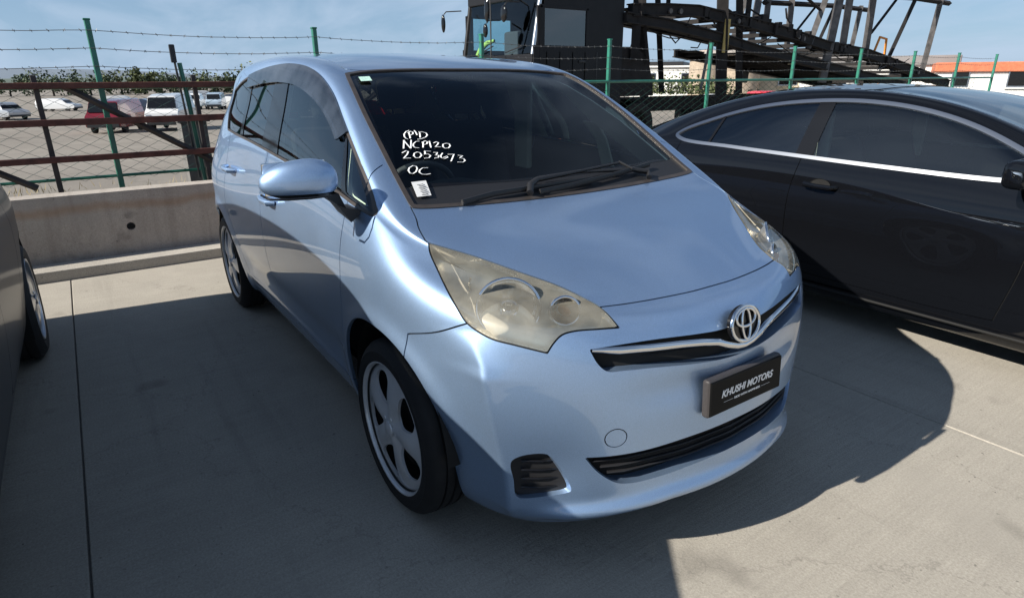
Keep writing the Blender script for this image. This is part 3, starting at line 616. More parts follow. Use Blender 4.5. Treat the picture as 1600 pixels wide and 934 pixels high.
def wheel(name, parent, x, y, R=.314, W=.19, cap=.233, mat=None, spokes=5, ph=45, label=None):
    """wheel whose outer face looks along -y (mirrored for +y)"""
    s = -1 if y < 0 else 1
    w = empty(name, (x, y, R)); w.parent = parent; h = W/2
    tp = [(.225, -h+.03), (.232, -h+.008), (.243, -h+.002), (.258, -h), (.272, -h+.001), (.276, -h-.001), (.280, -h+.003), (.292, -h+.009), (.302, -h+.018), (R-.003, -h+.03), (R, -h+.05)]
    tp = [(r*R/.314 if r > .3 else r*R/.314, a) for r, a in tp]
    for g in (-.035, 0, .035): tp += [(R, g-.005), (R-.008, g-.004), (R-.008, g+.004), (R, g+.005)]
    tp += [(r, -a) for r, a in tp[:11][::-1]]
    ty = lathe(tp, 72)
    # cap disc: polar grid with spoke relief, holes cut through
    nr, na = 26, 160; P = []
    for i in range(nr+1):
        r = cap*i/nr; t = i/nr
        for k in range(na):
            a = 2*math.pi*k/na
            c = math.cos(spokes*(a-rad(ph)) - .8*t)
            d = -.014*math.exp(-(t/.18)**2) + .010*t*t - .016*(abs(math.sin(spokes*(a-rad(ph))/2+.15*t))**1.6)*math.sin(math.pi*min(1, t*1.02))
            if t > .93: d += .010*(t-.93)/.07 - .004
            P.append((r*math.cos(a), d, r*math.sin(a)))
    P = np.array(P); Qd = []
    for i in range(nr):
        for k in range(na):
            a, b = i*na+k, i*na+(k+1) % na; Qd += [(a, b, b+na), (a, b+na, a+na)]
    Qd = np.array(Qd); n = np.zeros_like(P); fn = np.cross(P[Qd[:, 1]]-P[Qd[:, 0]], P[Qd[:, 2]]-P[Qd[:, 0]])
    for j in range(3): np.add.at(n, Qd[:, j], fn)
    n[:na] = [0, -1, 0]
    if n[na*8, 1] > 0: n = -n; Qd = Qd[:, ::-1]
    n[:na] = [0, -1, 0]; n /= np.linalg.norm(n, axis=1, keepdims=True)+1e-15
    disc = M(P, n, Qd); rims = []
    for k in range(spokes):
        a = rad(ph)+k*2*math.pi/spokes
        def pt(r, da): return (r*math.cos(a+da), r*math.sin(a+da))
        q = cap/.218*.98
        poly = smooth_poly([pt(.078*q, .0), pt(.088*q, -.26), pt(.13*q, -.42), pt(.168*q, -.43), pt(.192*q, -.24), pt(.194*q, .12), pt(.172*q, .25), pt(.12*q, .22)], 5)
        f = sdf(disc.V[:, [0, 2]], poly); hole, disc = split(disc, f); rims.append(rim(hole, .010, (0, 1, 0)))
    nuts = [xform(lathe([(.001, -.010), (.007, -.009), (.0085, -.002), (.0085, .006)], 10), Matrix.Translation((.045*math.cos(a), -.004, .045*math.sin(a)))) for a in np.linspace(0, 2*math.pi, 5, endpoint=False)]
    capm = join(disc, lathe([(.001, -.0215), (.020, -.0205), (.026, -.017), (.028, -.012)], 24), tube([(.029*math.cos(a), -.016, .029*math.sin(a)) for a in np.linspace(0, 2*math.pi, 24, endpoint=False)], .0018, 5, True), *nuts, *rims).moved((0, -h+.014, 0))
    lip = lathe([(cap+.008, -h+.010), (cap+.006, -h+.003), (cap+.001, -h+.004), (cap-.004, -h+.014), (cap-.002, -h+.04)], 72)
    inner = lathe([(cap+.002, -h+.02), (cap-.01, -h+.07), (cap-.03, h-.03)], 48)
    hub = lathe([(.001, -h+.06), (.11, -h+.06), (.16, -h+.075), (.17, -h+.09)], 36)
    fx = (lambda m: m if s < 0 else m.mirror())
    part('tyre', fx(ty), MT['rubber'], w); part('hubcap' , fx(join(capm, lip)), mat or MT['silver'], w)
    part('wheel_rim', fx(inner), MT['gap'], w); part('brake_disc', fx(hub), MT['gap'], w)
    return w
def ring_surface(cx, cz, rx, rz, y0, y1, a0=-.3, a1=math.pi+.3, n=40):
    bm = bmesh.new(); L = []
    for k in range(n+1):
        a = a0+(a1-a0)*k/n; L.append([bm.verts.new((cx+rx*math.cos(a), y, cz+rz*math.sin(a))) for y in (y0, y1)])
    for k in range(n): bm.faces.new((L[k][0], L[k][1], L[k+1][1], L[k+1][0]))
    v = [bm.verts.new(q[0].co) for q in L]
    for i in range(n): bm.faces.new((v[i], v[i+1], bm.verts.new((cx, y0, cz))))
    return from_bm(bm, 60)
BWf, BXf = [0,.20,.40,.56,.69,.775], [.785,.768,.715,.63,.51,.365]
LC1, LC2 = (.430, .620, .845), (.531, .496, .840)
def build_hatch():
    car = empty('blue_hatchback', (0, 0, 0), label='light blue hatchback in the middle with a black dealer plate and hazy headlights', cat='car')
    Hh, top = hatch_cage(); V, F = grid_cage(Hh, top); P, N, Q = subdivide(V, F, 4)
    # fine form: wheel arch flares and the ridge down the bumper corner
    w = np.abs(P[:, 1])
    for cx in (0., -2.55):
        d = np.hypot(P[:, 0]-cx, P[:, 2]-.32); side = np.clip((w-.70)/.08, 0, 1)
        P += N*(.010*np.exp(-((d-.385)/.045)**2)*side)[:, None]
    fx, fw, fz = P[:, 0], w, P[:, 2]
    # pocket round the fog cover and the plate platform
    fr = np.clip((fx-.35)/.15, 0, 1)
    P -= N*(.014*np.exp(-((fw-.60)/.085)**2-((fz-.375)/.095)**2)*fr)[:, None]
    zl = .268-.05*np.clip((fw-.25)/.4, 0, 1)
    P += N*(.022*np.exp(-((fz-zl)/.026)**2)*fr*np.clip((.66-fw)/.12, 0, 1))[:, None]
    t0 = np.interp(fz, [.2, .42, .60, .71, .796, .85], [.05, .031, 0, -.021, -.068, -.09]); td = (fx-.485)*.707-(fw-.709)*.707-t0
    rz_ = np.clip((fz-.17)/.08, 0, 1)*np.clip((.80-fz)/.12, 0, 1)*np.clip((fx-.2)/.15, 0, 1)
    P += N*(.036*np.exp(-(np.sqrt(td*td+.004**2)-.004)/.060)*rz_)[:, None]
    P -= N*(.012*np.exp(-((fz-.62)/.05)**2-(fw/.40)**6)*fr)[:, None]
    # body-side sculpting: sill step
    sd = np.clip((w-.74)/.05, 0, 1)*np.clip((.0-(np.abs(fx+1.25)-.85))/.1, 0, 1)
    P -= N*(.014*np.exp(-((fz-.43)/.07)**2)*sd)[:, None]
    P += N*(.006*np.exp(-((fz-.345)/.012)**2)*sd)[:, None]
    # recompute normals
    T = np.vstack([Q[:, [0, 1, 2]], Q[:, [0, 2, 3]]]); n = np.zeros_like(P); fn = np.cross(P[Q[:, 2]]-P[Q[:, 0]], P[Q[:, 3]]-P[Q[:, 1]])
    for j in range(4): np.add.at(n, Q[:, j], fn)
    N = n/(np.linalg.norm(n, axis=1, keepdims=True)+1e-15)
    S = Skin(halve(P, N, Q)); pt = MT['paint']
    sp = smooth_poly
    sgp = lambda t, p: math.copysign(abs(t)**p, t)
    arch = lambda cx, rx, rz: np.array([(-(cx+(rx if math.cos(a) < 0 else rx-.025)*sgp(math.cos(a), .86)), .315+rz*sgp(math.sin(a), .86)) for a in np.linspace(0, 2*math.pi, 96, endpoint=False)])
    ym = lambda V: V[:, 1] > .55
    for cx, rx, rz in ((0., .362, .392), (-2.545, .362, .378)):
        h = S.cut(SIDE, arch(cx, rx, rz), 0, lambda V: (V[:, 1] > .5) & (V[:, 2] > .0))
    liners = [ring_surface(0, .315, .366, .389, .50, .80, .08, math.pi-.08), ring_surface(-2.545, .315, .366, .382, .50, .81, .08, math.pi-.08)]
    # windscreen
    ws = sp([(-.2, .862), (0, .862), (.289, .862), (.48, .845), (.577, .803, 1), (.593, .741), (.637, .50), (.665, .246), (.683, .034, 1), (.665, .028), (.463, .015), (.235, .006), (0, .003), (-.2, .003)])
    W = S.cut(TOP, ws)
    f = pfield(W, TOP, ws)
    wsg, wst = split(W, f+.017)
    # keep trim only on the sides and top, the strip at the cowl is plastic too
    cowl = sp([(-.2, .108), (0, .106), (.236, .112), (.42, .12), (.60, .125), (.8, .13), (.8, -.1), (-.2, -.1)])
    f = pfield(wsg, TOP, cowl); cow, wsg = split(wsg, f)
    fritp = sp([(-.2, .845), (0, .845), (.289, .842), (.48, .815), (.545, .775, 1), (.565, .70), (.61, .46), (.640, .246), (.655, .10, 1), (.58, .135), (.42, .128), (.236, .12), (0, .114), (-.2, .114)])
    f = pfield(wsg, TOP, fritp); wclear, frit = split(wsg, f)
    wo = part('windscreen', both(wclear.off(-.003)), MT['wsglass'], car)
    part('windscreen_border', both(frit.off(-.003)), MT['gloss_black'], wo)
    part('windscreen_moulding', both(join(wst.off(.003), rim(wst.off(.003), .012))), MT['trim_brown'], wo)
    part('cowl_panel', both(cow.off(-.004)), MT['trim'], car)
    # side windows
    dlo = sp([(.08, 1.041), (.137, 1.043), (.267, 1.058), (.40, 1.074), (.72, 1.10), (1.05, 1.119), (1.60, 1.149), (2.04, 1.164), (2.30, 1.175, 1), (2.40, 1.28), (2.43, 1.40, 1), (2.21, 1.452), (1.92, 1.489), (1.65, 1.511), (1.39, 1.521), (1.21, 1.517), (1.02, 1.499), (.863, 1.466), (.689, 1.403), (.503, 1.305), (.296, 1.190), (.186, 1.126), (.105, 1.069), (.078, 1.05)])
    Wd = S.cut(SIDE, dlo, .0, ym)
    f = pfield(Wd, SIDE, dlo); body, frame = split(Wd, f+.011)
    X = Skin(body)
    vis_in = [(2.0, 1.41), (1.88, 1.421), (1.57, 1.438), (1.31, 1.441), (1.10, 1.427), (.907, 1.392), (.745, 1.345), (.60, 1.285), (.50, 1.235)]
    qg = X.cut(SIDE, sp([(.455, 1.262, 1), (.320, 1.083, 1), (.137, 1.064, 1)], 1))
    fg = X.cut(SIDE, sp([(.495, 1.40, 1), (.495, 1.30, 1), (.355, 1.076, 1), (1.20, 1.09, 1), (1.175, 1.135, 1), (1.28, 1.55, 1), (.5, 1.55, 1)], 1))
    rg = X.cut(SIDE, sp([(1.45, 1.1, 1), (1.47, 1.55, 1), (1.96, 1.55, 1), (1.87, 1.1, 1)], 1))
    rq = X.cut(SIDE, sp([(1.93, 1.1, 1), (2.03, 1.55, 1), (2.6, 1.55, 1), (2.6, 1.1, 1)], 1))
    pil = X.m
    # windscreen and window panes sit a little inside
    for mir in (0, 1):
        g = (lambda m: m.mirror()) if mir else (lambda m: m)
    visor = None
    vp = sp([(2.05, 1.60, 1), (2.02, 1.41, 1)] + vis_in[1:-1] + [(.515, 1.24, 1), (.40, 1.30, 1), (.85, 1.60, 1)], 6)
    fv = pfield(Wd, SIDE, vp); visor, _ = split(Wd, fv)
    vis_f, vis_r = split(visor, visor.V[:, 0]*-1-1.325)
    # lights, grilles
    hlp = sp(FE['headlight'][2]); L_ = S.cut(HL, hlp, 0, lambda V: V[:, 0] > .0)
    f = pfield(L_, HL, hlp); lens, lband = split(L_, f+.005)
    ugp = sp([(-.2, .685), (-.2, .76), (0, .757), (.095, .757), (.166, .761), (.304, .768), (.426, .767), (.50, .763, 1), (.484, .722), (.462, .700), (.413, .697), (.317, .692), (.18, .678), (.10, .671), (.03, .668), (0, .668)])
    UG = S.cut(FRONT, ugp, 0, lambda V: V[:, 0] > .3)
    lgp = sp([(-.2, .455), (0, .455), (.122, .452), (.219, .448), (.365, .437), (.512, .432, 1), (.475, .378), (.425, .338), (.385, .330), (.285, .335), (.166, .345), (0, .350), (-.2, .35)])
    LG = S.cut(FRONT, lgp, 0, lambda V: V[:, 0] > .3)
    fgp = sp([(p[0], p[1]) for p in FE['fog'][2]]); FG = S.cut(FOG, fgp, 0, lambda V: (V[:, 0] > .3) & (V[:, 1] > .42), -.8)
    g = .0024
    TC = S.cut(FRONT, np.array([(.437+.030*math.cos(t), .493+.030*math.sin(t)) for t in np.linspace(0, 2*math.pi, 40, endpoint=False)]), .0014, lambda V: V[:, 0] > .3)
    hood = S.cut(TOP, sp([(-.2, -.64), (0, -.640), (.10, -.638), (.224, -.624), (.33, -.603), (.403, -.583), (.43, -.575, 1), (.52, -.43), (.63, -.27), (.716, -.125, 1), (.705, -.06), (.69, -.015), (.681, .04, 1), (0, .3), (-.2, .3)]), g, lambda V: V[:, 2] > .7)
    fenp = sp([(-.46, .845, 1), (-.405, .818, 1), (-.32, .776), (-.20, .738, 1), (-.175, .60, 1), (.2, .36, 1), (.355, .348, 1), (.41, .352, 1), (.375, .50), (.335, .68), (.312, .80), (.303, .92), (.290, 1.0), (.283, 1.06, 1), (.36, 1.10, 1), (.40, 1.5, 1), (-.3, 1.5, 1), (-.3, .93, 1)])
    def ffen(m): return np.maximum(pfield(m, SIDE, fenp, .02, 0., lambda V: V[:, 1] > .3), np.where(m.V[:, 2] > 1.04, (-.244+(m.V[:, 1]-.661)*.45+.00*m.V[:, 1])-m.V[:, 0], -9.))
    fen, rest = split(S.m, ffen(S.m)+g); band, rest = split(rest, ffen(rest)-g); S.gap.append(band); S.m = rest
    sillz = [(.355, .338), (.41, .340), (1.0, .335), (1.44, .331), (2.05, .327), (2.19, .327)]
    fd = S.cut(SIDE, sp([(.28, 1.12, 1), (.283, 1.06, 1), (.290, 1.0), (.303, .92), (.312, .80), (.335, .68), (.375, .50), (.412, .345, 1), (1.0, .338), (1.44, .334, 1), (1.452, .60), (1.450, .80), (1.433, .94), (1.385, 1.02), (1.32, 1.12), (1.32, 1.2, 1)]), g, ym)
    rd = S.cut(SIDE, sp([(1.32, 1.2, 1), (1.32, 1.12), (1.385, 1.02), (1.433, .94), (1.450, .80), (1.452, .60), (1.44, .334, 1), (2.06, .330, 1), (2.10, .45), (2.165, .58), (2.25, .69), (2.27, .78), (2.215, .95), (2.19, 1.15), (2.19, 1.25, 1)]), g, ym)
    roof = S.cut(TOP, sp([(-.2, .86), (-.2, 3.02), (.44, 3.02, 1), (.50, 2.6), (.52, 1.9), (.535, 1.3), (.552, .86, 1)]), .005, lambda V: V[:, 2] > 1.3)
    tl = S.cut(SIDE, sp([(2.93, .86, 1), (2.90, .98), (2.93, 1.14), (3.02, 1.30, 1), (3.2, 1.30, 1), (3.2, .86, 1)]), g)
    rw = S.cut(REAR, sp([(.2, 1.17, 1), (-.46, 1.17), (-.50, 1.24), (-.44, 1.40), (.2, 1.42, 1)]), 0)
    gate = S.cut(REAR, sp([(.2, .62, 1), (-.54, .62), (-.53, .9), (-.50, 1.1), (-.47, 1.46, 1), (.2, 1.6, 1)]), g, lambda V: V[:, 0] < -2.7)
    rb = S.cutf(lambda m: np.where(m.V[:, 0] < -2.7, m.V[:, 2]-.60, 9.))
    bump = S.cutf(lambda m: .05-m.V[:, 0])
    side = S.m
    gaps = join(*[b.off(-.006) for b in S.gap])
    cr = lambda m: join(m, rim(m, .012))
    # centre parts
    part('hood', both(cr(hood)), pt, car); part('roof_panel', both(cr(roof)), pt, car)
    part('tailgate', both(cr(gate)), pt, car); part('rear_bumper', both(cr(rb)), pt, car)
    part('rear_window', both(rw.off(-.004)), MT['privacy'], car)
    back = (-1, 0, 0)
    bo = part('front_bumper', both(join(cr(bump), rim(UG, .035, back), rim(LG, .05, back), rim(FG, .03, back))), pt, car)
    part('panel_gap', both(gaps), MT['gap'], car)['kind'] = 'stuff'
    # grille insides
    part('upper_grille', both(UG.moved((-.036, 0, 0))), MT['gap'], car)
    def curve_on(pts): return [(x, -y, z) for x, y, z in pts[::-1]] + [p for p in pts if p[1] > 1e-4]
    for dz, k in ((.0, .0), (-.026, .004)):
        q = [(.742, 0, .70), (.738, .10, .706), (.727, .18, .710), (.700, .30, .716), (.665, .40, .719), (.633, .478, .722)]
        part('grille_slat', tube([(x-.012-k, y, z+dz+.012*min(1, y/.3)) for x, y, z in curve_on(q)] if 0 else [(x-.012-k, y, z+dz) for x, y, z in curve_on(q)], .004, 6, flatz=.6), MT['gloss_black'], car)
    bar = [(.783, 0, .7005), (.782, .035, .703), (.779, .075, .716), (.772, .115, .732), (.760, .17, .740), (.742, .24, .7455), (.715, .33, .749), (.682, .42, .752), (.648, .49, .758)]
    part('chrome_strip', tube([(x-.008, y, z) for x, y, z in curve_on(bar)], [.010 if abs(y) < .45 else .006 for x, y, z in curve_on(bar)], 12, flatz=1.15), MT['chrome'], car)
    lo = part('lower_grille', both(LG.moved((-.05, 0, 0))), MT['gap'], car)
    for t, z in enumerate((.372, .394, .416, .437)):
        e = .44+.02*t
        q = [(.772-.30*(y/.5)**2.0*.42-.012, y, z-.006*(y/.5)**2) for y in np.linspace(0, e, 9)]
        q = [(np.interp(y, [0, .2, .4, .56], [.785, .768, .715, .63])-.022, y, z-.008*(y/.5)**2) for y in np.linspace(0, e, 11)]
        part('grille_slat', tube(curve_on(q), .0065, 6, flatz=.55), MT['trim'], lo)
    # dealer plate
    hx = .802
    po = part('plate_holder', xform(box(-.016, .012, -.176, .176, -.060, .060, .012, 3), Matrix.Translation((hx-.012, 0, .573)) @ Matrix.Rotation(rad(-4), 4, 'Y')), MT['holder'], car)
    pl = part('licence_plate', xform(box(.010, .0155, -.172, .172, -.054, .054, .003, 1), Matrix.Translation((hx-.012, 0, .573)) @ Matrix.Rotation(rad(-4), 4, 'Y')), MT['plate'], po)
    pm = Matrix.Translation((hx-.012, 0, .573)) @ Matrix.Rotation(rad(-4), 4, 'Y') @ Matrix(((0, 0, 1, .0163), (1, 0, 0, 0), (0, 1, 0, 0), (0, 0, 0, 1)))
    text_part('plate_lettering', 'KHUSHI MOTORS', .031, pm @ Matrix.Translation((0, .005, 0)), MT['white_print'], pl, shear=.25, width=.250, bold=.0009)
    text_part('plate_small_print', 'RIDE WITH HAPPINESS', .0095, pm @ Matrix.Translation((0, -.021, 0)), MT['white_print'], pl, width=.125, bold=.0003)
    part('plate_line', xform(join(box(-.112, -.068, -.0214, -.0206, 0, .0004), box(.068, .112, -.0214, -.0206, 0, .0004)), pm), MT['white_print'], pl)
    # emblem: ring, wide oval and tall oval in chrome on a dark disc
    em = Matrix.Translation((.768, 0, .766)) @ Matrix.Rotation(rad(-12), 4, 'Y')
    def oval(cy, cz, a, b, r, x=.004, n=48): return tube([(x, cy+a*math.cos(t), cz+b*math.sin(t)) for t in np.linspace(0, 2*math.pi, n, endpoint=False)], r, 8, True, up=(1, 0, 0))
    eb = part('emblem_backing', xform(lathe([(.001, -.0), (.055, -.0), (.058, -.012)], 40, 'x'), em @ Matrix.Diagonal((1, 1.15, .93, 1))), MT['gloss_black'], car)
    part('emblem', xform(join(oval(0, 0, .064, .052, .0058), oval(0, .018, .044, .026, .0048, .006), oval(0, 0, .019, .047, .0045, .006)), em), MT['chrome'], eb)
    # tow cover
    part('tow_cover', TC.mirror(), pt, bo); part('tow_cover', TC, pt, bo)
    def onws(l): return [Vector(p) for p in l]
    for s in (1, -1):
        side_g = (lambda m: m) if s > 0 else (lambda m: m.mirror())
        part('front_fender', side_g(cr(fen)), pt, car)
        part('body_side', side_g(cr(side)), pt, car)
        d = part('front_door', side_g(cr(fd)), pt, car)
        dr = part('rear_door', side_g(cr(rd)), pt, car)
        part('window_frame', side_g(join(frame.off(.001), rim(frame, .01))), MT['trim_brown'], car)
        parts('pillar_cover', side_g(pil.off(-.003)), MT['gloss_black'], car)
        part('window_pane', side_g(qg.off(-.006)), MT['glass'], car)
        part('window_pane', side_g(fg.off(-.006)), MT['glass'], d)
        part('window_pane', side_g(rg.off(-.006)), MT['privacy'], dr)
        part('window_pane', side_g(rq.off(-.006)), MT['privacy'], car)
        part('window_visor', side_g(join(vis_f.off(.009), rim(vis_f.off(.009), .008))), MT['visor'], d)
        part('window_visor', side_g(join(vis_r.off(.009), rim(vis_r.off(.009), .008))), MT['visor'], dr)
        for l_ in liners: part('wheel_arch_liner', side_g(l_), MT['gap'], car)
        part('tail_light', side_g(cr(tl)), MT['red_lens'], car)
        fo = part('fog_cover', side_g(FG.moved((-.022, 0, 0))), MT['trim'], car)
        for q in (.315, .345, .375, .405):
            part('cover_slat', side_g(tube([(.598-.012, .550, q), (.575-.010, .60, q+.002), (.540-.008, .648, q+.003)], .0046, 5, flatz=.7)), MT['gloss_black'], fo)
        # headlight: bowl, reflectors, bulbs, lens
        h = part('headlight', side_g(join(lens.off(.0015), rim(lens, .02))), MT['lens'], car)
        part('light_seal', side_g(lband.off(-.004)), MT['gap'], h)
        deep = lens.off(-.05)
        part('light_bowl', side_g(join(M(deep.V, deep.N, deep.T), rim(lens.off(-.003), .05))), MT['reflector'], h)
        def dish(c, r, dep, az, el):
            m_ = lathe([(.012, -dep), (r*.35, -dep*.88), (r*.6, -dep*.64), (r*.8, -dep*.36), (r*.93, -dep*.12), (r, 0), (r+.004, .001), (r+.006, -.006)], 40, 'x')
            return xform(m_, Matrix.Translation(c) @ Matrix.Rotation(rad(az), 4, 'Z') @ Matrix.Rotation(rad(-el), 4, 'Y') @ Matrix.Diagonal((1, 1.0, .92, 1)))
        part('main_reflector', side_g(dish(LC1, .088, .06, 33, 20)), MT['dish'], h)
        part('side_reflector', side_g(dish(LC2, .042, .04, 25, 18)), MT['dish'], h)
        def rg_(c, r, az, el, rr): return xform(tube([(0, r*math.cos(t), r*.92*math.sin(t)) for t in np.linspace(0, 2*math.pi, 36, endpoint=False)], rr, 8, True, up=(1, 0, 0)), Matrix.Translation(c) @ Matrix.Rotation(rad(az), 4, 'Z') @ Matrix.Rotation(rad(-el), 4, 'Y'))
        part('bezel', side_g(rg_(LC1, .090, 33, 20, .005)), MT['chrome'], h); part('bezel', side_g(rg_(LC2, .043, 25, 18, .004)), MT['chrome'], h)
        part('bulb_shield', side_g(dish((LC1[0]-.012, LC1[1]-.008, LC1[2]-.006), .024, -.022, 33, 20)), MT['chrome'], h)
        for dz_ in (-.03, -.012, .006, .024): part('reflector_rib', side_g(tube([(.300, .665, .885+dz_), (.330, .690, .872+dz_), (.350, .700, .862+dz_)], .0022, 5)), MT['chrome'], h)
        part('bulb', side_g(xform(lathe([(.001, .02), (.008, .017), (.011, .008), (.011, -.02)], 16, 'x'), Matrix.Translation((.405, .604, .836)) @ Matrix.Rotation(rad(25), 4, 'Z'))), MT['satin'], h)
        part('indicator_bulb', side_g(xform(lathe([(.001, .022), (.010, .018), (.014, .006), (.014, -.02)], 16, 'x'), Matrix.Translation((.524, .491, .837)) @ Matrix.Rotation(rad(15), 4, 'Z'))), MT['amber'], h)
        # door handles
        for nm, hx_, hz, dd in (('door_handle', -1.245, .925, d), ('door_handle', -2.04, .985, dr)):
            part(nm, side_g(tube([(hx_-.085, .832, hz+.004), (hx_-.07, .862, hz+.002), (hx_, .869, hz), (hx_+.07, .862, hz-.003), (hx_+.085, .832, hz-.004)], [.010, .013, .0135, .013, .010], 10, flatz=1.1)), pt, dd)
        # door mirror
        mo = empty('door_mirror', (0, 0, 0)); mo.parent = car
        if s > 0:   # folded back on the far side
            mo.matrix_basis = Matrix.Translation((-.47, .865, -.03)) @ Matrix.Rotation(rad(84), 4, 'Z') @ Matrix.Translation((.20, -.88, 0))
        bm = bmesh.new(); bmesh.ops.create_uvsphere(bm, u_segments=40, v_segments=24, radius=1)
        for v in bm.verts:
            x, y, z = v.co; e = .78
            sg = lambda t, p: math.copysign(abs(t)**p, t)
            yy = sg(y, e); t = (yy+1)/2
            hz = (.068-.020*t**2); cz = 1.158-.004*t
            v.co = Vector((-.150+sg(x, .8)*(.060-.018*t) - .035*t*t, .992+yy*.115, cz+sg(z, .85)*hz*(1.12 if z > 0 else .80)))
        hm = from_bm(bm, 80)
        lowm, up = split(hm, hm.V[:, 2]-1.127)
        fr_, bk = split(up, -(hm_x(up)))
        part('mirror_shell', side_g(fr_), pt, mo); part('mirror_back', side_g(bk), MT['trim'], mo)
        part('mirror_indicator', side_g(lowm), MT['gloss_black'], mo)
        part('mirror_trim', side_g(tube([(-.165, 1.108, 1.130), (-.120, 1.094, 1.122), (-.092, 1.05, 1.121), (-.084, .99, 1.120), (-.090, .92, 1.119)], .0035, 6)), MT['gloss_black'], mo)
        part('mirror_glass', side_g(box(-.222, -.214, .89, 1.085, 1.115, 1.215, .003)), MT['mirror'], mo)
        st = bmesh.new()
        ring = lambda pts: [st.verts.new(p) for p in pts]
        A = ring([(-.125, .935, 1.118), (-.215, .935, 1.118), (-.215, .885, 1.118), (-.125, .885, 1.118)])
        B = ring([(-.165, .880, 1.075), (-.235, .880, 1.075), (-.235, .850, 1.06), (-.165, .850, 1.06)])
        C_ = ring([(-.165, .838, 1.012), (-.29, .838, 1.028), (-.29, .790, 1.05), (-.165, .790, 1.045)])
        for X1, X2 in ((A, B), (B, C_)):
            for k in range(4): st.faces.new((X1[k], X1[(k+1) % 4], X2[(k+1) % 4], X2[k]))
        bmesh.ops.recalc_face_normals(st, faces=st.faces[:]); part('mirror_arm', side_g(from_bm(st, 20)), MT['trim'], mo)
    for x in (0, -2.55):
        for s in (-1, 1): wheel('wheel', car, x, s*.744, W=.178)
    # underside, floor and cabin
    part('underbody', box(-2.9, .42, -.50, .50, .20, .30), MT['gap'], car)
    part('bumper_light_block', box(.30, .585, -.44, .44, .24, .62, .02), MT['gap'], car)  # unseen box added to stop sunlight leaking through the bumper openings
    part('engine_bulkhead', join(box(.0, .05, -.66, .66, .3, .93), box(.1, .45, -.45, .45, .3, .72)), MT['gap'], car)
    part('cabin_floor', join(box(-2.9, 0, -.70, .70, .30, .34), box(-2.95, -2.2, -.65, .65, .34, .75)), MT['carpet'], car)
    ins = side.V[:, 2] > 1.0
    lin, _ = split(side, 1.03-side.V[:, 2]); lin2, _ = split(roof, -1-roof.V[:, 0]*0)
    tr = lambda m: both(M((m.V-m.N*.028), -m.N, m.T[:, ::-1]))
    parts('pillar_lining', tr(lin), MT['lining'], car); part('roof_lining', tr(lin2), MT['lining'], car)
    pl2 = join(M(pil.V-pil.N*.03, -pil.N, pil.T[:, ::-1])); parts('centre_pillar_lining', both(pl2), MT['lining'], car)
    fdl, _ = split(fd, .62-fd.V[:, 2]); rdl, _ = split(rd, .62-rd.V[:, 2])
    parts('door_lining', join(tr(fdl), tr(rdl)), MT['dash'], car)
    da = bmesh.new(); prof = [(-.06, .95), (-.10, 1.035), (-.22, 1.055), (-.40, 1.05), (-.52, 1.02), (-.56, .94), (-.52, .80), (-.40, .62), (-.38, .40)]
    R_ = []
    for y in np.linspace(-.70, .70, 15):
        hump = .035*math.exp(-((y+.36)/.17)**4)
        R_.append([da.verts.new((x+.06*(abs(y)/.7)**2, y, z+(hump if 1 <= i <= 4 else 0))) for i, (x, z) in enumerate(prof)])
    for a, b in zip(R_, R_[1:]):
        for k in range(len(prof)-1): da.faces.new((a[k], a[k+1], b[k+1], b[k]))
    bmesh.ops.recalc_face_normals(da, faces=da.faces[:]); part('dashboard', from_bm(da, 40), MT['dash'], car)
    sw = Matrix.Translation((-.66, -.36, .955)) @ Matrix.Rotation(rad(-65), 4, 'Y')
    stw = part('steering_wheel', xform(tube([(.185*math.cos(t), .185*math.sin(t), 0) for t in np.linspace(0, 2*math.pi, 36, endpoint=False)], .014, 8, True), sw), MT['dash'], car)
    part('steering_hub', xform(join(box(-.05, .05, -.07, .07, -.03, .01, .02), box(-.02, .02, -.18, .18, -.015, 0, .005)), sw), MT['dash'], stw)
    def seat(nm, x, y, wd):
        s_ = part(nm, box(x-.25, x+.25, y-wd, y+wd, .55, .72, .05, 3), MT['seat'], car)
        bk = Matrix.Translation((x-.24, y, .68)) @ Matrix.Rotation(rad(-14), 4, 'Y')
        part('seat_back', xform(box(-.06, .06, -wd, wd, 0, .56, .05, 3), bk), MT['seat'], s_)
        for yy in ([0] if wd < .3 else [-wd*.6, wd*.6]):
            part('headrest', xform(join(box(-.045, .045, yy-.13, yy+.13, .60, .78, .04, 3), tube([(0, yy-.05, .5), (0, yy-.05, .62)], .006, 6), tube([(0, yy+.05, .5), (0, yy+.05, .62)], .006, 6)), bk), MT['seat'], s_)
    seat('front_seat', -1.12, -.37, .26); seat('front_seat', -1.12, .37, .26); seat('rear_seat', -1.98, 0, .62)
    def slab(o, n_, th=.012):
        # a thick strip between two edge lines
        b_ = bmesh.new(); A_ = [b_.verts.new(p) for p in o]; B_ = [b_.verts.new(p) for p in n_]
        for k in range(len(o)-1): b_.faces.new((A_[k], A_[k+1], B_[k+1], B_[k]))
        r_ = bmesh.ops.extrude_face_region(b_, geom=b_.faces[:])
        for v in r_['geom']:
            if isinstance(v, bmesh.types.BMVert): v.co.y += th
        bmesh.ops.recalc_face_normals(b_, faces=b_.faces[:]); return from_bm(b_, 40)
    eo = [(-.07, .640, 1.065), (-.25, .625, 1.165), (-.42, .605, 1.262), (-.60, .575, 1.352), (-.75, .540, 1.420), (-.88, .510, 1.462)]
    ei = [(-.15, .690, .985), (-.33, .680, 1.075), (-.50, .655, 1.165), (-.67, .620, 1.265), (-.80, .575, 1.375), (-.90, .530, 1.440)]
    po_ = [(-.62, .640, 1.245), (-.575, .665, 1.16), (-.545, .69, 1.03)]; pi_ = [(-.74, .650, 1.245), (-.665, .675, 1.16), (-.64, .70, 1.03)]
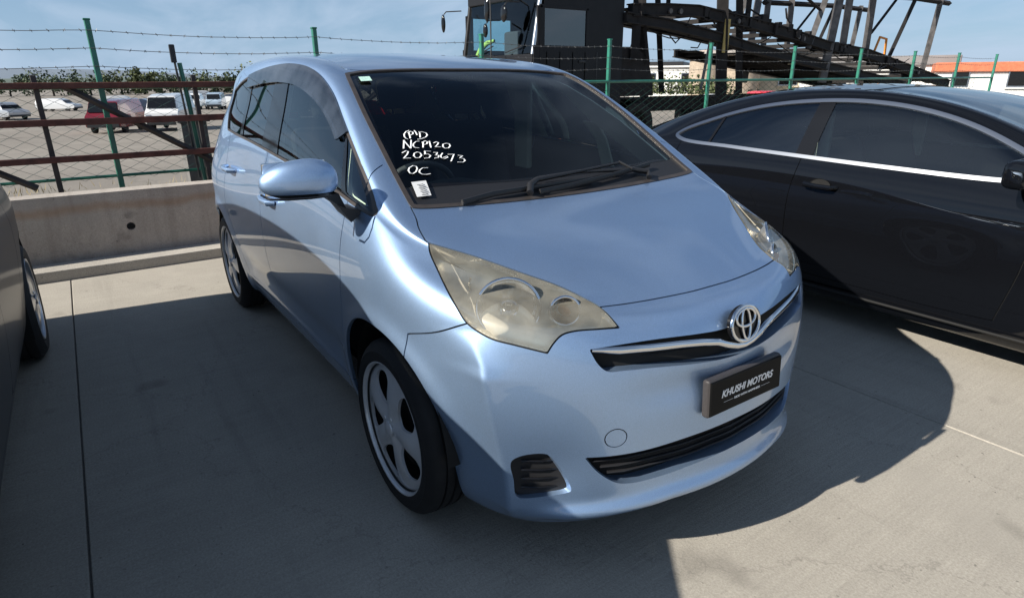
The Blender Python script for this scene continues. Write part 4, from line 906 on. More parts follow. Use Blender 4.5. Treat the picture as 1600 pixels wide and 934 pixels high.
    part('pillar_trim', slab(eo, ei), MT['lining'], car); part('pillar_trim', slab(po_, pi_), MT['lining'], car)
    if 1:
        part('pillar_trim', (box(-1.36, -1.22, .645, .685, .95, 1.46, .015)), MT['lining'], car)
    # wipers
    A3 = lambda l, up=.012: [(x+up*.5, y, z+up) for x, y, z in l]
    w1 = part('wiper', tube(A3([(-.030, .215, 1.045), (-.063, .19, 1.066), (-.084, .144, 1.08), (-.099, -.086, 1.09), (-.121, -.307, 1.103)], .02), [.011, .012, .009, .006, .005], 8), MT['trim'], car)
    for l in w1.data.vertices: pass
    mir = lambda l: [(x, -y, z) for x, y, z in l]
    D.objects.remove(w1)
    w1 = part('wiper', tube(mir(A3([(-.030, .215, 1.045), (-.063, .19, 1.066), (-.084, .144, 1.08), (-.099, -.086, 1.09), (-.121, -.307, 1.103)], .02)), [.013, .014, .011, .007, .005], 8), MT['trim'], car)
    part('wiper_blade', tube(mir(A3([(-.028, .17, 1.052), (-.040, .01, 1.058), (-.060, -.158, 1.068), (-.082, -.347, 1.082), (-.10, -.47, 1.094)], .012)), .007, 6, flatz=1.6), MT['trim'], w1)
    part('blade_clip', tube(mir(A3([(-.125, -.31, 1.107), (-.078, -.345, 1.08)], .020)), .006, 6), MT['trim'], w1)
    w2 = part('wiper', tube(mir(A3([(-.030, -.40, 1.05), (-.06, -.42, 1.068), (-.085, -.35, 1.08), (-.10, -.10, 1.09), (-.10, .12, 1.088)], .016)), [.012, .012, .009, .006, .005], 8), MT['trim'], car)
    part('wiper_blade', tube(mir(A3([(-.024, .50, 1.052), (-.048, .36, 1.063), (-.055, .21, 1.065), (-.06, .0, 1.068), (-.065, -.12, 1.07)], .010)), .007, 6, flatz=1.6), MT['trim'], w2)
    # marker writing, stickers: laid on the glass
    def lift(l, up): return [(x+up*.55, -y, z+up*.83) for x, y, z in l]
    wr = join(*[tube(lift(dens(l), .001), .0028, 5, flatz=.35) for l in WRITING])
    part('windscreen_writing', wr, MT['chalk'], wo)
    def sheet(q, up):
        b_ = bmesh.new(); f_ = b_.faces.new([b_.verts.new(p) for p in lift(q, up)]); r_ = bmesh.ops.extrude_face_region(b_, geom=[f_])
        for v in r_['geom']:
            if isinstance(v, bmesh.types.BMVert): v.co -= Vector((.0004, 0, .0005))
        bmesh.ops.recalc_face_normals(b_, faces=b_.faces[:]); return from_bm(b_)
    st_ = part('paper_sticker', sheet([(-.145, .624, 1.124), (-.145, .569, 1.1245), (-.078, .585, 1.085), (-.077, .638, 1.085)], .003), MT['paper'], wo)
    for k in range(7): part('sticker_scribble', tube(lift([(-.128+.0075*k, .612-.004*(k % 2)+.001*k, 1.1155-.0045*k), (-.126+.0075*k, .600+.001*k, 1.1150-.0045*k), (-.129+.0075*k, .588-.003*(k % 3)+.001*k, 1.1165-.0045*k)], .0042), .0009, 4), MT['dash'], st_)
    part('windscreen_tag', sheet([(-.759, .538, 1.462), (-.761, .49, 1.464), (-.721, .496, 1.4475), (-.715, .545, 1.4455)], .003), pmat('pale_green_tag', (.50, .75, .66), .5, var=.2, vscale=90), wo)
    return car
def hm_x(m): return m.V[:, 0]+.205
def dens(l):
    l = [np.array(p) for p in l]; out = []
    for a, b in zip(l, l[1:]):
        for k in range(3): out.append(a+(b-a)*k/3)
    out.append(l[-1]); return out
def text_part(name, txt, size, mat4, mat, parent, shear=0., width=None, bold=0., depth=.0003):
    cu = D.curves.new(name, 'FONT'); cu.body = txt; cu.size = size; cu.align_x = 'CENTER'; cu.align_y = 'CENTER'; cu.shear = shear; cu.offset = bold; cu.extrude = depth
    ob = D.objects.new(name, cu); COL.objects.link(ob)
    ev = ob.evaluated_get(bpy.context.evaluated_depsgraph_get()); me = D.meshes.new_from_object(ev); D.objects.remove(ob); D.curves.remove(cu)
    xs = [v.co.x for v in me.vertices]; k = (width/(max(xs)-min(xs))) if width else 1.
    me.transform(mat4 @ Matrix.Diagonal((k, 1, 1, 1))); me.materials.clear(); me.materials.append(mat); me.name = name
    return part(name, me, mat, parent)
# ---------------------------------------------------------------- black sedan on the right
def sedan_cage():
    X = [2.35,2.33,2.28,2.18,2.03,1.85,1.6,1.3,.95,.45,-.1,-.65,-1.15,-1.6,-1.95,-2.2,-2.33,-2.39,-2.42,-2.43,-2.43]
    Wd = [0,.2,.42,.62,.77,.86,.90,.92,.92,.918,.918,.92,.92,.91,.875,.80,.68,.5,.33,.16,0]
    def row(dw, z, zf, dx=0): return [(X[c]+(dx if c < 5 else -dx if c > 15 else 0), max(0, Wd[c]+dw*min(1, Wd[c]/.6)), z+(zf-z)*max(0, 1-c/7)) for c in range(21)]
    H = [row(-.12, .15, .16, -.05), row(-.06, .18, .18, -.02), row(-.025, .28, .26), row(-.008, .42, .38), row(0, .58, .5), row(.003, .72, .60), row(-.014, .84, .66)]
    r7 = [(2.25,0,.70),(2.23,.22,.70),(2.17,.42,.705),(2.07,.58,.715),(1.93,.70,.74),(1.75,.78,.79),(1.5,.83,.86),(1.2,.858,.915),(.85,.865,.935),(.4,.866,.945),(-.1,.866,.955),(-.65,.866,.965),(-1.15,.86,.975),(-1.6,.84,.985),(-1.95,.79,.975),(-2.2,.70,.955),(-2.33,.58,.94),(-2.38,.42,.93),(-2.41,.28,.93),(-2.42,.13,.93),(-2.42,0,.93)]
    r8 = [(2.15,0,.74),(2.13,.2,.74),(2.08,.38,.745),(2.0,.52,.75),(1.88,.62,.77),(1.7,.67,.82),(1.45,.70,.90),(1.1,.705,.985),(.72,.665,1.16),(.30,.62,1.305),(-.15,.60,1.365),(-.65,.595,1.36),(-1.1,.58,1.30),(-1.5,.57,1.20),(-1.85,.56,1.09),(-2.1,.56,1.02),(-2.25,.50,.985),(-2.3,.38,.98),(-2.32,.25,.98),(-2.33,.12,.98),(-2.33,0,.98)]
    def mid(t, bw): return [(a[0]*(1-t)+b[0]*t, (a[1]*(1-t)+b[1]*t)+(bw if 7 < c < 14 else 0), a[2]*(1-t)+b[2]*t+(.0)) for c, (a, b) in enumerate(zip(r7, r8))]
    H += [r7, mid(.36, .02), mid(.76, .028), r8]
    cen = [(2.15,.74),(1.85,.83),(1.5,.90),(1.1,.985),(.65,1.20),(.2,1.345),(-.2,1.40),(-.65,1.405),(-1.15,1.34),(-1.6,1.21),(-1.95,1.09),(-2.15,1.02),(-2.33,.98)]
    top = []
    for i, (xc, zc) in enumerate(cen):
        e = r8[4+i]; top.append([(xc+(e[0]-xc)*f**2.3, e[1]*f, zc+(e[2]-zc)*f**2.3) for f in (0, .34, .617, .83, 1.)])
    return H, top
SY = 2.97
def simple_car(name, label, cage, paint, dlo, panes, chrome, arches, doors, R, CAP, wz, ty, wsp, loc, grp=None, lift=0, level=3, glass='privacy'):
    car = empty(name, loc, label=label, cat='car', group=grp)
    H, top = cage; V, F = grid_cage(H, top); P, N, Q = subdivide(V, F, level)
    S = Skin(halve(P, N, Q)); ym = lambda V: V[:, 1] > .5
    for cx, rx, rz in arches: S.cut(SIDE, np.array([(-(cx+rx*math.cos(a)), wz+rz*math.sin(a)) for a in np.linspace(0, 2*math.pi, 60, endpoint=False)]), 0, ym)
    lin = join(*[ring_surface(cx, wz, rx+.004, rz+.004, .45, ty+.09) for cx, rx, rz in arches])
    W = S.cut(TOP, smooth_poly(wsp[0])); RW = S.cut(TOP, smooth_poly(wsp[1]))
    f = pfield(W, TOP, smooth_poly(wsp[0])); wg, wb = split(W, f+.03); f = pfield(RW, TOP, smooth_poly(wsp[1])); rg_, rb_ = split(RW, f+.03)
    dp = smooth_poly(dlo); Wd = S.cut(SIDE, dp, 0, ym); f = pfield(Wd, SIDE, dp); body, fr = split(Wd, f+chrome[0])
    X = Skin(body); gl = [X.cut(SIDE, np.array(p)) for p in panes]; pil = X.m
    dr = [S.cut(SIDE, smooth_poly(d), .0022, ym) for d in doors]
    cr = lambda m: join(m, rim(m, .012))
    part('body', both(cr(S.m)), paint, car); part('windscreen', both(wg.off(-.004)), MT['glass'], car); part('rear_window', both(rg_.off(-.004)), MT['privacy'], car)
    parts('window_border', both(join(wb, rb_).off(-.003)), MT['gloss_black'], car)
    if S.gap: part('panel_gap', both(join(*S.gap).off(-.006)), MT['gap'], car)['kind'] = 'stuff'
    for s in (1, -1):
        g = (lambda m: m) if s > 0 else (lambda m: m.mirror())
        part('window_trim', g(join(fr.off(.004), rim(fr.off(.004), .012))), chrome[1], car)
        parts('pillar_cover', g(pil.off(-.002)), MT['gloss_black'], car); parts('wheel_arch_liner', g(lin), MT['gap'], car)
        ds = [part('door', g(cr(d)), paint, car) for d in dr]
        for i, m in enumerate(gl): part('window_pane', g(m.off(-.006)), MT[glass] if i else MT['glass'], car)
        car['_d%d' % s] = 0
        for cx, rx, rz in arches: wheel('wheel', car, cx, s*ty, R, .22, CAP, MT['satin'])
        yield_doors.append((ds, g))
    part('underbody', box(dlo_x[0], dlo_x[1], -.6, .6, .17+lift, .3+lift), MT['gap'], car)
    for k in list(car.keys()):
        if k.startswith('_d'): del car[k]
    return car, S
yield_doors = []; dlo_x = (-2.1, 1.9)
def build_sedan():
    # coordinates of side outlines are (-x, z)
    dl = [(1.44, 1.055), (1.40, 1.095), (1.20, 1.175), (.95, 1.25), (.70, 1.298), (.40, 1.325), (.12, 1.325), (-.15, 1.295), (-.40, 1.235), (-.62, 1.15), (-.85, 1.03), (-.90, .975, 1), (-.60, .965), (-.10, .972), (.40, .985), (.90, 1.0), (1.36, 1.02)]
    fd = [(.385, 1.2, 1), (.385, .98), (.40, .80), (.40, .55), (.38, .30, 1), (-.55, .29), (-.78, .30, 1), (-.84, .6), (-.85, .9), (-.8, 1.1, 1)]
    rdo = [(.385, 1.2, 1), (.385, .98), (.40, .80), (.40, .55), (.38, .30, 1), (1.0, .30, 1), (1.12, .45), (1.28, .62), (1.36, .80), (1.34, 1.1, 1)]
    panes = [[(.325, .9), (.325, 1.4), (-1.2, 1.4), (-1.2, .9)], [(.44, .9), (.42, 1.4), (1.045, 1.4), (1.115, .9)], [(1.135, .9), (1.065, 1.4), (1.6, 1.4), (1.6, .9)]]
    wsp = ([(-.2, .15), (0, .15), (.35, .17), (.575, .22, 1), (.60, .0), (.645, -.6), (.68, -1.04, 1), (.4, -1.12), (0, -1.14), (-.2, -1.14)],
           [(-.2, 1.05), (0, 1.05), (.35, 1.06), (.53, 1.10, 1), (.525, 1.5), (.50, 1.98, 1), (.3, 2.02), (0, 2.03), (-.2, 2.03)])
    car, S = simple_car('black_sedan', 'black fastback sedan with chrome window surround parked on the right', sedan_cage(), MT['black_paint'], dl, panes, (.020, MT['satin']), [(1.55, .37, .38), (-1.36, .37, .38)], [fd, rdo], .335, .24, .335, .80, wsp, (0, SY, 0), level=4)
    for (ds, g) in yield_doors:
        for d, hx_, hz in zip(ds, (-.21, -1.27), (.845, .875)):
            part('door_handle', g(tube([(hx_-.10, .905, hz+.004), (hx_-.08, .945, hz+.003), (hx_, .955, hz), (hx_+.08, .945, hz-.002), (hx_+.10, .905, hz-.003)], [.012, .014, .014, .014, .012], 10, flatz=1.1)), MT['black_paint'], d)
            part('handle_cup', g(xform(lathe([(.001, -.004), (.05, .0), (.055, .004)], 24, 'y'), Matrix.Translation((hx_, .908, hz)) @ Matrix.Diagonal((1.2, 1, .75, 1)))), MT['gap'], d)
    # cabin
    part('cabin_floor', box(-2.0, 1.1, -.75, .75, .25, .30), MT['carpet'], car)
    part('dashboard', box(.45, 1.05, -.72, .72, .60, .93, .06), MT['dash'], car)
    for y in (-.37, .37):
        s_ = part('front_seat', box(-.35, .2, y-.26, y+.26, .42, .58, .05), MT['seat'], car)
        bk = Matrix.Translation((-.30, y, .52)) @ Matrix.Rotation(rad(-18), 4, 'Y')
        part('seat_back', xform(join(box(-.06, .06, -.26, .26, 0, .58, .05, 3), box(-.04, .04, -.13, .13, .60, .76, .04, 3)), bk), MT['seat'], s_)
    part('rear_seat', join(box(-1.6, -1.0, -.65, .65, .42, .58, .05), box(-1.75, -1.55, -.65, .65, .5, 1.08, .05)), MT['seat'], car)
    part('roof_lining', both(M(S_off(S.m, .03).V, -S.m.N, S.m.T[:, ::-1])) if 0 else box(-1.0, .1, -.55, .55, 1.32, 1.33), MT['dash'], car)
    for s in (1, -1):
        part('sill_strip', tube([(-1.05, s*.900, .235), (-.1, s*.905, .232), (1.1, s*.905, .235)], .008, 6), MT['gap'], car)
        part('pillar_trim', box(-.42, -.34, s*.63-.015, s*.63+.015, .9, 1.26, .01), MT['lining'], car)
    for s in (-1, 1):
        mo = part('door_mirror', xform(box(-.06, .07, -.11, .11, -.06, .07, .05, 4), Matrix.Translation((.78, s*1.0, 1.03))), MT['black_paint'], car)
        part('mirror_arm', tube([(.78, s*.92, .99), (.80, s*.86, .96)], .02, 6), MT['trim'], mo)
    return car
# ---------------------------------------------------------------- dark minivan on the left, half out of the picture
def build_van():
    H, top = hatch_cage()
    fx_ = lambda p: ((p[0]+1.19)*1.22-.72, p[1]*1.02, np.interp(p[2], [0, .2, 1.1, 1.6], [0, .2, 1.06, 1.66]))
    H = [[fx_(p) for p in r] for r in H]; top = [[fx_(p) for p in r] for r in top]
    mp = lambda l: [((-fx_((-p[0], 0, 0))[0]), float(fx_((0, 0, p[1]))[2]))+tuple(p[2:]) for p in l]
    dl = mp([(.08, 1.041), (.267, 1.058), (.72, 1.10), (1.6, 1.149), (2.30, 1.175, 1), (2.42, 1.40, 1), (1.92, 1.489), (1.39, 1.521), (1.02, 1.499), (.689, 1.403), (.296, 1.190), (.078, 1.05)])
    b = lambda x0, x1: [(-fx_((-a, 0, 0))[0], z) for a, z in ((x0, .9), (x0, 1.9), (x1, 1.9), (x1, .9))]
    panes = [b(.5, 1.28), b(1.38, 1.95), b(2.0, 2.6), b(.1, .44)]
    doors = [mp([(.28, 1.12, 1), (.283, 1.06, 1), (.33, .70), (.412, .345, 1), (1.44, .334, 1), (1.45, .80), (1.32, 1.12), (1.32, 1.2, 1)]), mp([(1.32, 1.2, 1), (1.32, 1.12), (1.45, .80), (1.44, .334, 1), (2.06, .330, 1), (2.165, .58), (2.27, .78), (2.19, 1.25, 1)])]
    q = lambda l: [(p[0]*1.02, -fx_((-p[1], 0, 0))[0])+tuple(p[2:]) for p in l]
    wsp = (q([(-.2, .862), (0, .862), (.289, .862), (.577, .803, 1), (.665, .246), (.683, .034, 1), (.463, .015), (0, .003), (-.2, .003)]), q([(-.2, 3.0), (-.2, 3.035), (.3, 3.03), (.3, 3.0)]))
    ax = [fx_((0, 0, 0))[0], fx_((-2.55, 0, 0))[0]]
    car, S = simple_car('dark_minivan', 'dark grey minivan on the far left beside the blue hatchback', (H, top), pmat('dark_grey_paint', (.02, .022, .026), .45, .3, .35, .12), dl, panes, (.012, MT['trim']), [(ax[0], .37, .385), (ax[1], .37, .385)], doors, .32, .22, .32, .75, wsp, (0, -2.735, 0), level=3)
    part('cabin_floor', box(-3.0, .4, -.7, .7, .3, .9), MT['carpet'], car)
    return car
# ---------------------------------------------------------------- car transporter beyond the fence
def build_transporter():
    DK = pmat('black_grimy_steel', (.012, .010, .010), .85, .0, var=.5, vscale=5, bump=.3, bscale=25); YL = pmat('faded_yellow_plate', (.42, .31, .10), .6, var=.2)
    CB = pmat('black_cab_paint', (.008, .008, .010), .5, spec=.3, var=.2); GR = pmat('grey_side_members', (.13, .12, .115), .6, .4, var=.4, vscale=6)
    t = empty('car_transporter', (-8.8, 5.4, 0), label='black car transporter lorry with ramps and posts beyond the fence', cat='lorry')
    ox, oy = -8.8, 5.4; mv = lambda m: m.moved((-ox, -oy, 0)); pp = lambda n, m, mt, pr=t: part(n, mv(m), mt, pr)
    x0, x1 = -10.02, -7.62; y0, y1 = 5.42, 7.55
    bm = bmesh.new()   # cab shell: profile in (y, z) extruded in x with a raked screen
    # side walls with a door window opening
    win = [(5.62, 2.02), (5.58, 2.58), (6.62, 2.62), (6.62, 2.02)]
    def wallx(x, th=.05):
        ms = [box(x-th/2, x+th/2, y0, y1, .75, 2.0), box(x-th/2, x+th/2, y0+.22, y1, 2.64, 3.15), box(x-th/2, x+th/2, 6.65, y1, 2.0, 2.64), box(x-th/2, x+th/2, y0+.08, 5.66, 2.0, 2.64, .01)]
        return join(*ms)
    cab = pp('cab', join(wallx(x1), wallx(x0), box(x0, x1, y1-.05, y1, .75, 3.15), box(x0, x1, y0+.20, y1, 3.12, 3.2, .03), box(x0, x1, y0-.02, y0+.05, .75, 1.86, .02), box(x0, x1, y0+.13, y0+.24, 2.80, 3.15, .03), box(x0, x1, y0, y1, .7, .8)), CB)
    for x in (x0+.03, x1-.03): pp('windscreen_pillar', tube([(x, y0+.02, 1.85), (x, y0+.18, 2.82)], .045, 8), MT['satin'] if x > -8 else CB, cab)
    bm = bmesh.new(); v = [bm.verts.new(p) for p in ((x0+.06, y0+.02, 1.87), (x1-.06, y0+.02, 1.87), (x1-.06, y0+.17, 2.80), (x0+.06, y0+.17, 2.80))]; bm.faces.new(v)
    pp('windscreen', from_bm(bm), glassmat('lorry_windscreen', (.70, .84, .88), 1.5), cab)
    for x in (x1+.01, x0-.01):
        sgn = 1 if x > -8.8 else -1
        dd = pp('cab_door', join(box(x-.02, x+.02, 5.55, 6.66, .95, 2.0, .01), box(x-.022, x+.022, 5.55, 5.61, 2.0, 2.64, .005), box(x-.022, x+.022, 6.61, 6.66, 2.0, 2.64, .005), box(x-.022, x+.022, 5.55, 6.66, 2.60, 2.66, .005)), CB, cab)
        pp('window_pane', box(x-.004, x+.004, 5.61, 6.61, 2.0, 2.60), MT['privacy'] if sgn > 0 else glassmat('lorry_side_glass', (.70, .84, .86), 1.4), dd)
        pp('door_handle', box(x+sgn*.02, x+sgn*.04, 6.45, 6.6, 1.72, 1.76, .005), MT['trim'], dd)
        pp('step', join(box(x-.25, x+.02, 5.9, 6.5, .40, .44), box(x-.25, x+.02, 5.9, 6.5, .68, .72)), DK, cab)
    pp('cab_seat', join(box(-8.5, -8.0, 6.2, 6.7, 1.5, 2.35, .06), box(-9.7, -9.2, 6.2, 6.7, 1.5, 2.35, .06)), MT['seat'], cab)
    pp('window_blocker', box(-7.80, -7.74, 5.70, 6.10, 1.98, 2.64, .01), MT['seat'], cab); pp('window_blocker', box(-7.80, -7.74, 6.30, 6.62, 1.98, 2.64, .01), MT['seat'], cab)  # boxes added inside to darken the side window, one clear gap left
    pp('hi_vis_cloth', tube([(-9.75, 5.62, 1.88), (-9.70, 5.66, 2.02), (-9.58, 5.72, 2.12), (-9.40, 5.78, 2.16)], [.07, .06, .05, .03], 8), pmat('yellow_green_cloth', (.45, .62, .12), .8), cab)
    for k, (x, z, h, w) in enumerate(((-10.24, 2.50, .17, .055), (-8.60, 2.62, .20, .07), (-8.66, 2.28, .12, .06), (-8.05, 2.52, .14, .085))):
        m_ = bmesh.new(); bmesh.ops.create_uvsphere(m_, u_segments=16, v_segments=12, radius=1)
        for q in m_.verts: q.co = Vector((x+q.co.x*w, 5.10+q.co.y*.04, z+q.co.z*h))
        o = pp('mirror', from_bm(m_, 80), MT['gloss_black'], cab)
        pp('mirror_arm', tube([(x, 5.12, z+h), (x+.02, 5.16, z+h+.05), (x+(.22 if k == 0 else .05), 5.40, z+h+.06)], .012, 6), MT['trim'], o)
    pp('mirror_rod', tube([(-8.48, 5.10, 1.75), (-8.48, 5.10, 2.95)], .014, 6), MT['trim'], cab)
    for a, b in (((-8.45, 1.90), (-7.95, 2.0)), ((-9.4, 1.9), (-8.9, 2.03))): pp('wiper', tube([(a[0], 5.40, a[1]), (b[0], 5.42, b[1])], .012, 5), MT['trim'], cab)
    for xx in (-7.95, -9.95): pp('headlight', box(xx, xx+.25, 5.38, 5.43, 1.0, 1.2, .02), MT['satin'], cab)
    pp('bumper', box(x0, x1, 5.30, 5.45, .45, .80, .03), DK, cab)
    for xx in (-8.05, -9.6): pp('indicator_lamp', box(xx-.13, xx+.13, 5.27, 5.33, .84, .98, .02), MT['amber'], cab)
    pp('side_lamp', box(-7.60, -7.55, 5.62, 5.78, .90, 1.10, .02), MT['orange_lamp'], cab)
    pp('marker_pole', tube([(-7.52, 6.0, .3), (-7.52, 6.0, 1.30)], .035, 6), pmat('faded_red_marker', (.35, .08, .05), .6), cab)
    for y in (6.0, 8.3, 12.2, 13.3, 17.5, 18.7):
        for x in (-7.95, -9.7):
            w_ = lathe([(.001, -.06), (.16, -.06), (.24, -.02), (.29, -.12), (.33, -.14), (.46, -.14), (.50, -.10), (.50, .10), (.46, .14), (.001, .14)], 28, 'x')
            pp('wheel', (w_ if x < -8.8 else xform(w_, Matrix.Rotation(math.pi, 4, 'Z'))).moved((x, y, .5)), MT['rubber'])
    pp('fuel_tank', join(box(-8.3, -7.7, 6.9, 7.7, .5, 1.15, .08)), DK)
    # hump cover behind the cab
    hc = bmesh.new(); pr = [(7.50, 1.1), (7.48, 1.90), (7.65, 2.02), (7.94, 2.02), (8.2, 1.90), (8.38, 1.71), (8.50, 1.41), (8.55, 1.1)]
    A = [hc.verts.new((-7.66, y, z)) for y, z in pr]; B = [hc.verts.new((-9.9, y, z)) for y, z in pr]
    for k in range(len(pr)-1): hc.faces.new((A[k], A[k+1], B[k+1], B[k]))
    hc.faces.new(A); hc.faces.new(B[::-1]); bmesh.ops.recalc_face_normals(hc, faces=hc.faces[:]); pp('engine_cover', from_bm(hc, 30), DK)
    up = [(7.71, 2.67), (8.68, 2.72), (9.56, 2.74), (10.21, 2.68), (11.63, 2.56), (13.03, 2.4), (14.59, 2.18), (16.62, 2.03), (19.6, 1.58), (22, 1.2)]
    lo = [(7.56, 2.53), (8.71, 2.46), (10.27, 2.27), (11.74, 2.04), (13.16, 1.89), (14.74, 1.7), (16.4, 1.51), (19, 1.2)]
    def girder(l, x, h, w=.07):
        b_ = bmesh.new(); R_ = [[b_.verts.new((x+dx, y, z+dz)) for dx, dz in ((-w, -h), (w, -h), (w, h), (-w, h))] for y, z in l]
        for p_, q_ in zip(R_, R_[1:]):
            for k in range(4): b_.faces.new((p_[k], p_[(k+1) % 4], q_[(k+1) % 4], q_[k]))
        b_.faces.new(R_[0]); b_.faces.new(R_[-1]); bmesh.ops.recalc_face_normals(b_, faces=b_.faces[:]); return from_bm(b_, 20)
    def flange(l, x, h): return join(girder([(y, z+h) for y, z in l], x, .012, .11), girder([(y, z-h) for y, z in l], x, .012, .11))
    q = random.Random(3)
    for x in (-7.6, -9.95):
        pp('upper_ramp_beam', join(girder(up, x, .085), flange(up, x, .10)), DK); pp('lower_ramp_beam', join(girder(lo if x > -9 else lo[3:], x, .07), flange(lo if x > -9 else lo[3:], x, .085)), DK)
        def post(a, b, w, mt=DK, nm='post'): return pp(nm, tube([(x, a[0], a[1]), (x, b[0], b[1])], [w*1.35]*2, 4), mt)
        post((10.35, 3.5), (10.69, .9), .115); post((10.9, 3.5), (11.31, 1.1), .07); post((11.32, 3.5), (11.32, 2.6), .055); post((7.9, 3.3), (7.9, 1.8), .09)
        post((8.12, 2.45), (8.30, 1.7), .03); post((10.14, 2.2), (9.96, 1.2), .03, GR)
        for a, b, w in (((14.5, 3.7), (13.85, 2.1), .06), ((15.0, 3.9), (14.70, 1.3), .09), ((15.4, 3.8), (15.42, 2.0), .075), ((16.52, 3.9), (16.6, 1.9), .075), ((17.75, 3.4), (16.75, 2.55), .035), ((18.9, 3.6), (17.9, 1.9), .045), ((20.4, 3.6), (20.1, 1.5), .06), ((13.4, 3.25), (14.24, 2.95), .03)):
            post(a, b, w, GR if w > .05 else DK, 'brace')
        pp('top_rail', tube([(x, 15.2, 3.42), (x, 18.8, 3.52), (x, 21, 3.5)], .07, 4), DK)
        pp('chassis_beam', box(x+.6 if x < -8.8 else x-.7, x+.7 if x < -8.8 else x-.6, 7.4, 20.5, .75, 1.02), DK)
        for y in np.arange(10.8, 14, .42): 
            z = np.interp(y, [p[0] for p in up], [p[1] for p in up]); pp('stake_pocket', box(x-.06, x+.09, y-.05, y+.05, z+.05, z+.15+.05*q.random(), .01, 1), DK)
    pp('yellow_plate', box(-7.50, -7.48, 10.42, 10.60, 1.95, 2.62), YL)
    # ramp plates and cross members
    for k, y in enumerate(np.arange(8.2, 21, .75)):
        z = float(np.interp(y, [p[0] for p in up], [p[1] for p in up])); pp('cross_member', box(-9.9, -7.65, y-.04, y+.04, z-.08, z+.01), DK)
    for k, y in enumerate(np.arange(12, 18.5, .6)):
        z = float(np.interp(y, [p[0] for p in lo], [p[1] for p in lo])); pp('cross_member', box(-9.9, -7.65, y-.05, y+.05, z-.06, z+.02), DK)
    for x in (-7.95, -9.55):
        for l, nm in ((up, 'ramp_track'), (lo[3:], 'ramp_track')):
            b_ = girder([(y, z+.03) for y, z in l], x, .015, .26); pp(nm, b_, DK)
    for k in range(46):
        y = q.uniform(8.2, 20); z = float(np.interp(y, [p[0] for p in up], [p[1] for p in up])); x = q.choice((-7.52, -7.55, -9.9)); r_ = q.random()
        if r_ < .45: m_ = box(x-.05, x+.06, y-q.uniform(.03, .09), y+q.uniform(.03, .12), z-q.uniform(.05, .16), z+q.uniform(.02, .14), .008, 1)
        elif r_ < .8: m_ = tube([(x, y, z-.12), (x+.03, y+q.uniform(-.3, .3), z-q.uniform(.2, .35)), (x, y+q.uniform(-.5, .5), z-q.uniform(.1, .3))], q.uniform(.008, .02), 5)
        else: m_ = xform(lathe([(.001, -.02), (.05, -.02), (.05, .02), (.001, .02)], 12, 'x'), Matrix.Translation((x+.03, y, z-.03)))
        pp('bracket', m_, DK if r_ < .7 else GR)
    for k in range(5): pp('hose', tube([(-7.62, 8+k*2.3+t*2.0, 2.45-.13*k-.25*math.sin(math.pi*t)) for t in np.linspace(0, 1, 8)], .012, 5), DK)
    for y_ in np.arange(5.7, 7.5, .3): pp('rivet_strip', box(-7.60, -7.59, y_-.012, y_+.012, 1.1, 1.9, .002, 1), MT['trim'])
    # odd gear lying on the ramps
    pp('winch', box(-7.75, -7.5, 11.75, 12.0, 2.60, 2.78, .03), DK); pp('winch_bar', tube([(-7.6, 11.4, 2.86), (-7.6, 11.75, 2.76)], .02, 5), DK)
    pp('ratchet_lever', tube([(-7.6, 12.72, 2.95), (-7.6, 12.80, 2.75), (-7.6, 12.95, 2.65), (-7.6, 12.92, 2.5)], .022, 5), DK); pp('ratchet_block', box(-7.7, -7.5, 12.78, 12.98, 2.45, 2.62, .03), DK)
    pp('orange_hoop', tube([(-7.6, 17.05, 2.05), (-7.6, 17.25, 2.46), (-7.6, 17.62, 2.42), (-7.6, 17.67, 1.96)], .035, 6), pmat('orange_paint', (.70, .25, .03), .5))
    pp('sloping_deck_load', join(*[tube([(-7.9-.1*k, 12.4, 1.95-.02*k), (-8.1-.15*k, 14.2, 1.62), (-8.0-.1*k, 16.0, 1.48-.03*k)], .05, 5) for k in range(4)]), DK)
    pp('grey_sheet', box(-9.2, -7.9, 11.9, 14.4, 2.0, 2.06, .01), pmat('pale_grey_sheet', (.35, .33, .32), .6))
    return t
